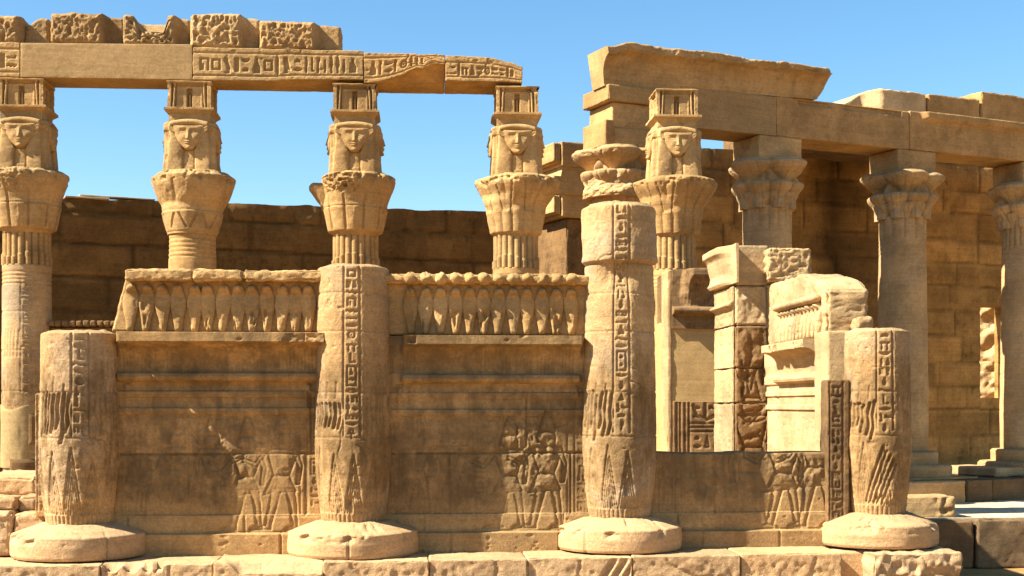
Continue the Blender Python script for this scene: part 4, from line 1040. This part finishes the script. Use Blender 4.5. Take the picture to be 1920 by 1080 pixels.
# ------------------------------------------------------------------ back wall behind both rows (masonry pattern stays in the mesh)
NB = 4.0
ta, tb = cT(-140, NB), cT(2080, NB)
tw0, tw1 = cT(1838, NB), cT(1893, NB); zw0, zw1 = cZ(746, tw0, NB), cZ(573, tw0, NB)
tmid = cT(1100, NB); tstep = cT(1095, NB)
Rw = Relief(ta, tb, -.6, 8.5, .03); Tw = np.ones_like(Rw.H); rs = np.random.RandomState(12)
zz = -.4
while zz < 8:
    Rw.seg(ta, zz, tb, zz, .035, .05); h = rs.uniform(.52, .68); x = ta+rs.rand()
    while x < tb:
        w = rs.uniform(.9, 1.9); q = Rw._s(x, x+w, zz, zz+h)
        if q is not None: Tw[q[0]] = rs.uniform(.72, 1.25)
        Rw.seg(x, zz, x, zz+h, .035, .05); x += w
    zz += h
def walltop(t):
    z = np.where(t < tstep, 4.98+.40*(t-ta)/(tstep-ta), np.where(t < tstep+.8, 6.2, 7.02+.038*(t-4.65)))
    rag = .035*fbm(np.stack([t*2.2, t*0, t*0], -1), 31, 4)+.06*(vn(np.stack([np.floor(t/.9)+.5, t*0, t*0], -1), 9)-.5)
    return z+np.where(t < tstep+4, rag, rag*.3)
def wsec(mb, a, b, z0, z1, sides):
    xs = np.linspace(a, b, max(3, int((b-a)/.06))); zs = np.linspace(0, 1, 120 if z1 is None else 40); X, S = np.meshgrid(xs, zs)
    tp = walltop(X) if z1 is None else X*0+z1; Z = z0+S*(tp-z0)
    D = Rw.sample(X, Z)+.02*fbm(np.stack([X*2, X*0, Z*2], -1), 32, 4)
    if z1 is None: D = D-.10*sstep(.35, .0, tp-Z)*np.clip(fbm(np.stack([X*3, X*0, Z*3], -1), 33, 3)+.2, 0, 1)
    slab(mb, np.stack([X, NB-D, Z], -1), NB+.5, sides)
mb = MB()
wsec(mb, ta, tw0, -.6, None, 'lrt'); wsec(mb, tw1, tb, -.6, None, 'lrt'); wsec(mb, tw0+.001, tw1-.001, -.6, zw0, 't'); wsec(mb, tw0+.001, tw1-.001, zw1, None, 'bt')
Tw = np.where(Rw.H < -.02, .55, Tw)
V = np.concatenate(mb.v); Rw.H = Tw.astype(np.float32); tv = Rw.sample(V[:, 0], V[:, 2])*np.interp(V[:, 0], [tmid-1, tmid+1.5, cT(1500, NB), cT(1560, NB), cT(1690, NB)], [.88, 1.5, 1.6, .42, 1.9])  # tints also paint the roof slab's shade and the bounce light at right
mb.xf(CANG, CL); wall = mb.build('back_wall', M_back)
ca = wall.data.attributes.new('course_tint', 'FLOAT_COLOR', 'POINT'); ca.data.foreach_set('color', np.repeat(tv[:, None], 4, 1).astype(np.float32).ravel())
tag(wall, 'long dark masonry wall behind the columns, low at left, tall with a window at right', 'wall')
# pale planks lying on the low part of the wall
for k, (ua, ub, va, lab) in enumerate([(122, 205, 374, 'lower, shorter pale plank on the dark wall near the left edge'), (150, 292, 369, 'upper, longer pale plank on the dark wall near the left edge')]):
    a, b = cT(ua, NB), cT(ub, NB); z = max(walltop(np.linspace(a, b, 40)))-.02+.03*k
    cblock('plank', a, b, NB-.05+.1*k, NB+.2+.1*k, z, z+.025, M_plank, lab, 'plank', 'planks on the dark wall', res=.1, r=.01, amp=.004, chip=.005, seed=440+k)
# ruined gateway jambs on the wall behind the tallest column
for k, (ua, ub, vt, vb, n, lab) in enumerate([(1040, 1122, 263, 309, 2.4, 'top block of the stepped ruin behind the tallest front column, ribbed at its left end'),
                                             (1024, 1124, 306, 362, 2.45, 'middle block of the stepped ruin behind the tallest front column, with a cut-out corner'),
                                             (1040, 1124, 362, 405, 2.5, 'bottom block of the stepped ruin, with a bright moulded left edge')]):
    a, b = cT(ua, n), cT(ub, n); z0, z1 = cZ(vb, a, n), cZ(vt, a, n)
    if k == 1:
        wq = lambda P, z0=z0, z1=z1, a=a, b=b: np.concatenate([P[..., :2], P[..., 2:]-(.22*sstep(.02, .0, P[..., :1]-(a+.34)))*np.clip((P[..., 2:]-z0)/(z1-z0), 0, 1)+.18*sstep(a+.4, a+.2, P[..., :1])*np.clip((z1-P[..., 2:])/(z1-z0), 0, 1)], -1)
    else: wq = None
    mb = MB(); sblock(mb, a+.16, b, n, n+1.2, z0+.004, z1, res=.04, r=.02, amp=.012, chip=.05, seed=450+k, warp=wq)
    for q in range(3): sblock(mb, a+.05*q, a+.045+.05*q, n+.04, n+1.0, z0+.06+.02*(q == 0)+(.2 if k == 1 else 0), z1-(.03 if k != 1 else .24), res=.05, r=.018, amp=.004, seed=455+q)
    mb.xf(CANG, CL)
    tag(mb.build('ruin_block', M_up), lab, 'stone block', 'stepped ruin behind the tallest column')
# support of the ruin: the thick wall stub it stands on
a, b = cT(1024, 2.5), cT(1200, 2.5)
cblock('wall_stub', a+.5, b, 2.62, 3.9, -.44, cZ(405, a, 2.5), M_dark, 'thick stub of dark wall under the stepped ruin', 'wall', None, res=.12, seed=459, chip=.04)
# rubble seen through the window
rs = np.random.RandomState(8)
mb = MB()
for k, (x, z0, z1, w) in enumerate([(0, -.5, 1.5, 1.5), (.1, 1.3, 2.6, 1.35), (-.15, 2.4, 3.5, 1.4), (.2, 3.2, 4.2, 1.2)]):
    sblock(mb, x-w, x+w, 7.3+.08*k, 9.0, z0, z1, res=.05, r=.15, amp=.10, freq=2.2, chip=.2, seed=460+k, dents=.16, dfreq=1.6)
mb.xf(CANG+math.radians(-38), (CL[0], CL[1], 0))
V = np.concatenate(mb.v); c = V.mean(0); wx, wy = cW(cT(1868, NB+3.0), NB+3.0)
for k in range(len(mb.v)): mb.v[k] = mb.v[k]+np.array([wx-c[0], wy-c[1]+.4, 0], np.float32)
tag(mb.build('rubble_wall', M_pale), 'sunlit crumbling rubble wall seen through the window of the dark wall', 'ruin')

# ------------------------------------------------------------------ colonnade platform, steps
tS = -1.25
for k, (a, b, n0, lab) in enumerate([(cT(1600, tS), cT(1811, tS-.1), tS-.1, 'pale step block under the tall colonnade column'),
                                    (cT(1813, tS), cT(1862, tS), tS, 'dark step block right of the pale one'),
                                    (cT(1864, tS), cT(2080, tS), tS+.02, 'dark step block at the right edge below the last colonnade column')]):
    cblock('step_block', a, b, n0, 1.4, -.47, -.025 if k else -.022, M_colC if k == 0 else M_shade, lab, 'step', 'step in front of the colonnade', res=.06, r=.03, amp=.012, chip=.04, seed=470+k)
cblock('colonnade_floor', cT(1500, 1.4), cT(2080, 1.4)+2, 1.41, NB-.02, -.47, -.03, M_pave, None, None, None, res=.15, r=.01, amp=.01, seed=475)['kind'] = 'structure'
cblock('step_block', TC[3]-1.55, TC[3]-.78, -.75, .75, -.02, .16, M_pale, 'small bright step against the left side of the last column base', 'step', None, res=.05, r=.03, amp=.01, seed=476)
# terrace front blocks
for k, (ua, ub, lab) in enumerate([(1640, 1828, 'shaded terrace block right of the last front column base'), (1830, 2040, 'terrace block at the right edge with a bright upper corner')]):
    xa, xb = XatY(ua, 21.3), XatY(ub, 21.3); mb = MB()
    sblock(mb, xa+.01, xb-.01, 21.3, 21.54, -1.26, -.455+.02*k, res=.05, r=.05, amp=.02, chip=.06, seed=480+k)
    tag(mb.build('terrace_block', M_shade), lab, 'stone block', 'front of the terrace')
xa, xb = XatY(1600, 21.6), XatY(1792, 21.6); mb = MB(); R = Relief(xa, xb, -.6, 0, .02); R.rough(xb-.35, xb, -.45, -.08, .06, 8, 3, .05)
sblock(mb, xa, xb, 21.6, 22.3, -.45, zat(931, xb, 21.6), res=.03, r=.03, amp=.012, chip=.05, seed=485, front=R.sample)
tag(mb.build('loose_block', M_rough), 'long low block with a pecked right end on the terrace behind the last column', 'stone block')

# ------------------------------------------------------------------ door in the short side of the kiosk
def rotblock(mb, far, near, xface, thick, z0, z1, left=None, **kw):
    """a block of the side wall: its carved face looks to -X; local x runs from the far end to the near end"""
    sblock(mb, 0, far-near, 0, thick, z0, z1, front=left, rot=-math.pi/2, loc=(xface, far, 0), **kw)
# near jamb
JX0, JX1, JY0, JY1 = 3.95, 4.36, 16.5, 17.6
t = empty('door_jamb', ((JX0+JX1)/2, (JY0+JY1)/2, -.02), 'tall stack of squared blocks forming the near jamb of the broken side door', 'door jamb')
vs = [845, 756, 690, 610, 535, 459]; zsj = [-.02]+[zat(v, JX0, JY0) for v in vs[1:]]
R = Relief(JX0, JX1, -.1, 3.5, .01)
rs = np.random.RandomState(21)
for k in range(9):
    a = JX0+.06+.36*rs.rand(); z = 1.48+.25*rs.rand(); R.path([(a, z), (a+.03*rs.randn(), z+.12), (a+.05*rs.randn(), z+.2+.1*rs.rand())], .02+.01*rs.rand(), .035)
for k in range(8):
    z = .92+.45*rs.rand(); a = JX0+.05+.1*rs.rand(); R.path([(a, z), (a+.12, z+.04*rs.randn()), (a+.2+.1*rs.rand(), z+.09*rs.randn())], .018+.01*rs.rand(), .035)
sunk_figure(R, JX0+.2, .1, 1.5, 1, .03)
R.ell(JX0+.12, 1.76, .05, .05, .06); R.rough(JX0, JX1, 1.92, 2.4, .04, 7, 5, .05); R.rough(JX0, JX1, 2.4, 2.9, .02, 8, 6, .05)
RL = Relief(0, 1.36, -.1, 3.5, .012)
RL.rect(.0, 1.1, 2.62, 2.68, -.07); RL.rect(1.15, 1.25, .0, 2.7, -.05); text_row(RL, .1, 1.05, 2.36, 2.55, 4, .014, .016); text_col(RL, .3, .5, .1, 2.2, 14, .016, .016); text_col(RL, .75, .95, .1, 2.2, 15, .016, .016)
for k in range(5):
    mb = MB()
    def both(P, k=k): return P
    x0, x1, y0, y1 = JX0, JX1, JY0, JY1
    if k == 4: x1 = JX1-.0
    sblock(mb, x0, x1, y0+.012*(k % 2), y1, zsj[k]+.004, zsj[k+1]-.004, res=.016, resy=.04, r=.03, amp=.008, chip=.05, seed=500+k, front=R.sample)
    mb.build('jamb_block', [M_dark, M_dark, M_dark, M_jamb, M_jamb][k], t)
    m2 = MB(); rotblock(m2, JY1-.02, JY0+.05, JX0-.03, .028, zsj[k]+.01, zsj[k+1]-.01, left=RL.sample, res=.02, r=.01, amp=.012, chip=.04, seed=510+k)
    m2.build('jamb_face', M_jamb, t)
# curved cornice on the jamb's inner face
mb = MB(); zq0, zq1 = zsj[4]+.02, zsj[5]
zs = np.linspace(zq0, zq1, 40); xs = np.linspace(0, 1.3, 70); X, Z = np.meshgrid(xs, zs); s = (Z-zq0)/(zq1-zq0)
D = interp(s, [(0, .06), (.08, .09), (.16, .06), (.3, .05), (.5, .08), (.7, .10), (.8, .145), (.82, .16), (.97, .16), (1, .14)])*(1-.9*sstep(.75, 1.15, X+.15*fbm(np.stack([X*3, Z*3, X*0], -1), 3, 3)))
D = D+.012*fbm(np.stack([X*5, Z*5, X*0], -1), 4, 3); st = len(mb.v); slab(mb, np.stack([X, -D, Z], -1), .02); mb.xf(-math.pi/2, (JX0-.032, JY1, 0), st)
mb.build('cornice', M_jamb, t)
# near screen of the side wall
SX, SY0, SY1 = 4.35, 14.1, 16.47
t = empty('screen_wall', (SX+.25, (SY0+SY1)/2, -.02), 'bright side screen wall with a slanting row of cobras, right of the door jamb', 'wall')
zl = zat(642, SX, 15.0); prof = screen_profile(zl, .24)
R = Relief(0, SY1-SY0, -.1, zl+.1, .0085); cavetto_ribs(R, .3, 2.3, zl-.35, zl-.11, .04, .004)
text_row(R, .3, 2.2, 1.1, 1.3, 5, .008, .012); text_col(R, .9, 1.15, .1, 1.0, 6, .008, .012); text_col(R, 1.2, 1.5, .1, 1.2, 9, .010, .012); R.rough(0, .6, .2, 1.6, .02, 6, 3, .1)
for k in range(4): R.path([(.12+.09*k, 1.0), (.15+.09*k, 1.22), (.14+.09*k, 1.4)], .03, .025)
Fr = wall_front(0, SY1-SY0, prof, R, zl, 121, lipbreak=.12, yf=0, res=.011)
X = Fr[..., 0]; D = -Fr[..., 1]; cut = 1-sstep(.55, .62, X); Fr[..., 1] = -np.where(D > .05, .05+(D-.05)*(1-cut), D)
mb = MB(); slab(mb, Fr, .46); mb.xf(-math.pi/2, (SX, SY1, 0)); mb.build('wall_panel', M_jamb, t)
zf1 = zat(533, SX, 16.4)
mb = MB(); sblock(mb, 0, SY1-SY0, .0, .46, zl+.004, zf1, res=.03, r=.05, amp=.02, chip=.08, seed=122, dents=.018, dfreq=7,
                  warp=lambda P: np.concatenate([P[..., :2], P[..., 2:]-np.clip((P[..., 2:]-zl)/(zf1-zl), 0, 1)*(.16*sstep(1.2, 2.4, P[..., :1])+.10*sstep(2.1, 2.4, P[..., :1]))], -1))
mb.xf(-math.pi/2, (SX, SY1, 0)); fz = mb.build('cobra_frieze', M_jamb, t)
for k in range(11):
    m2 = MB(); uraeus(m2, .72+.145*k, .0, zl+.02, zl+.40, 700+k, disc=False, w=.062)
    a = np.linspace(-math.pi, math.pi, 21); T, A2 = np.meshgrid(a, np.linspace(-math.pi/2, math.pi/2, 9))
    m2.grid(np.stack([.72+.145*k+.07*np.sin(T)*np.cos(A2), -.07-.08*np.cos(T)*np.cos(A2), zl+.44+.05*np.sin(A2)], -1))
    m2.xf(-math.pi/2, (SX, SY1, 0)); m2.build('cobra', M_jamb, fz, origin=t['_o'])
# block on top of it, and a small lump
mb = MB(); sblock(mb, XatY(1441, 16.3), XatY(1520, 16.3), 16.3, 16.9, zat(530, 4.4, 16.3)+.02, zat(466, 4.4, 16.3), res=.02, r=.03, amp=.01, chip=.04, seed=131, dents=.035, dfreq=17)
tag(mb.build('loose_block', M_pale), 'pecked square block standing on the side screen wall beside the top of the door jamb', 'stone block')
mb = MB(); sblock(mb, XatY(1606, 13.9), XatY(1638, 13.9), 13.9, 14.2, zat(622, 4.7, 13.9), zat(596, 4.7, 13.9), res=.03, r=.06, amp=.03, seed=132)
tag(mb.build('loose_block', M_pale), 'small pale lump of stone on top beside the slanting cobra frieze', 'stone block')
mb = MB(); sblock(mb, XatY(1552, 13.6), XatY(1632, 13.6), 13.62, 14.08, -.02, zat(622, 4.7, 13.9)-.004, res=.04, r=.03, amp=.012, seed=133)
mb.build('end_pier', M_jamb, t)
# far jamb with cornice and plastered recess
FY = 19.4; FX0, FX1 = XatY(1254, FY), 4.62
t = empty('door_jamb', ((FX0+FX1)/2, FY+.5, -.02), 'far jamb of the side door, with a shaded cornice over a plastered recess', 'door jamb')
zf = lambda v: zat(v, 4.1, FY)
mb = MB(); sblock(mb, FX0, FX1, FY+.03, FY+2.0, -.02, zf(600), res=.06, r=.02, amp=.006, seed=521); mb.build('recess', M_plaster, t)
mb = MB(); R = Relief(FX0, FX1, -.1, 1.6, .012)
for x in (.12, .17, .24, .30): R.seg(FX0+x, 0, FX0+x, 1.45, .018, .03)
for z in (1.02, 1.08, 1.14): R.seg(FX0+.32, z, FX1, z, .018, .03)
R.path([(FX0+.36, 1.4), (FX0+.42, 1.26), (FX0+.55, 1.18), (FX0+.7, 1.26), (FX0+.76, 1.4)], .03, .04); text_row(R, FX0+.34, FX1, .75, .98, 5, .03, .022); text_row(R, FX0+.34, FX1, 1.18, 1.42, 8, .03, .022)
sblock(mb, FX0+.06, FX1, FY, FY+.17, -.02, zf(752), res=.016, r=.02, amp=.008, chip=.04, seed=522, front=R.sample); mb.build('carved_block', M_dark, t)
mb = MB(); sblock(mb, FX0-.02, FX0+.05, FY+.012, FY+.5, -.02, zf(506), res=.04, r=.025, amp=.012, chip=.04, seed=523); mb.build('edge_strip', M_jamb, t)
mb = MB()
za_, zb_ = zf(616), zf(506); zs = np.linspace(za_, zb_, 60); xs = np.linspace(FX0+.045, FX1, 80); X, Z = np.meshgrid(xs, zs); s = (Z-za_)/(zb_-za_)
D = interp(s, [(0, .02), (.22, .02), (.25, .16), (.30, .18), (.35, .16), (.37, .05), (.5, .07), (.7, .15), (.85, .28), (.88, .30), (.98, .30), (1, .28)])
D = D-.012*np.abs(np.cos(X*70))*((s > .4) & (s < .85)); D = D*(1-.9*sstep(FX0+.30, FX0+.16, X+.05*fbm(np.stack([X*5, Z*6, X*0], -1), 4, 3))*(s > .36))+.01*fbm(np.stack([X*5, Z*5, X*0], -1), 4, 3)
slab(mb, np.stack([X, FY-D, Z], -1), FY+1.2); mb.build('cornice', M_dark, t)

for o in bpy.data.objects:
    if '_o' in o: del o['_o']
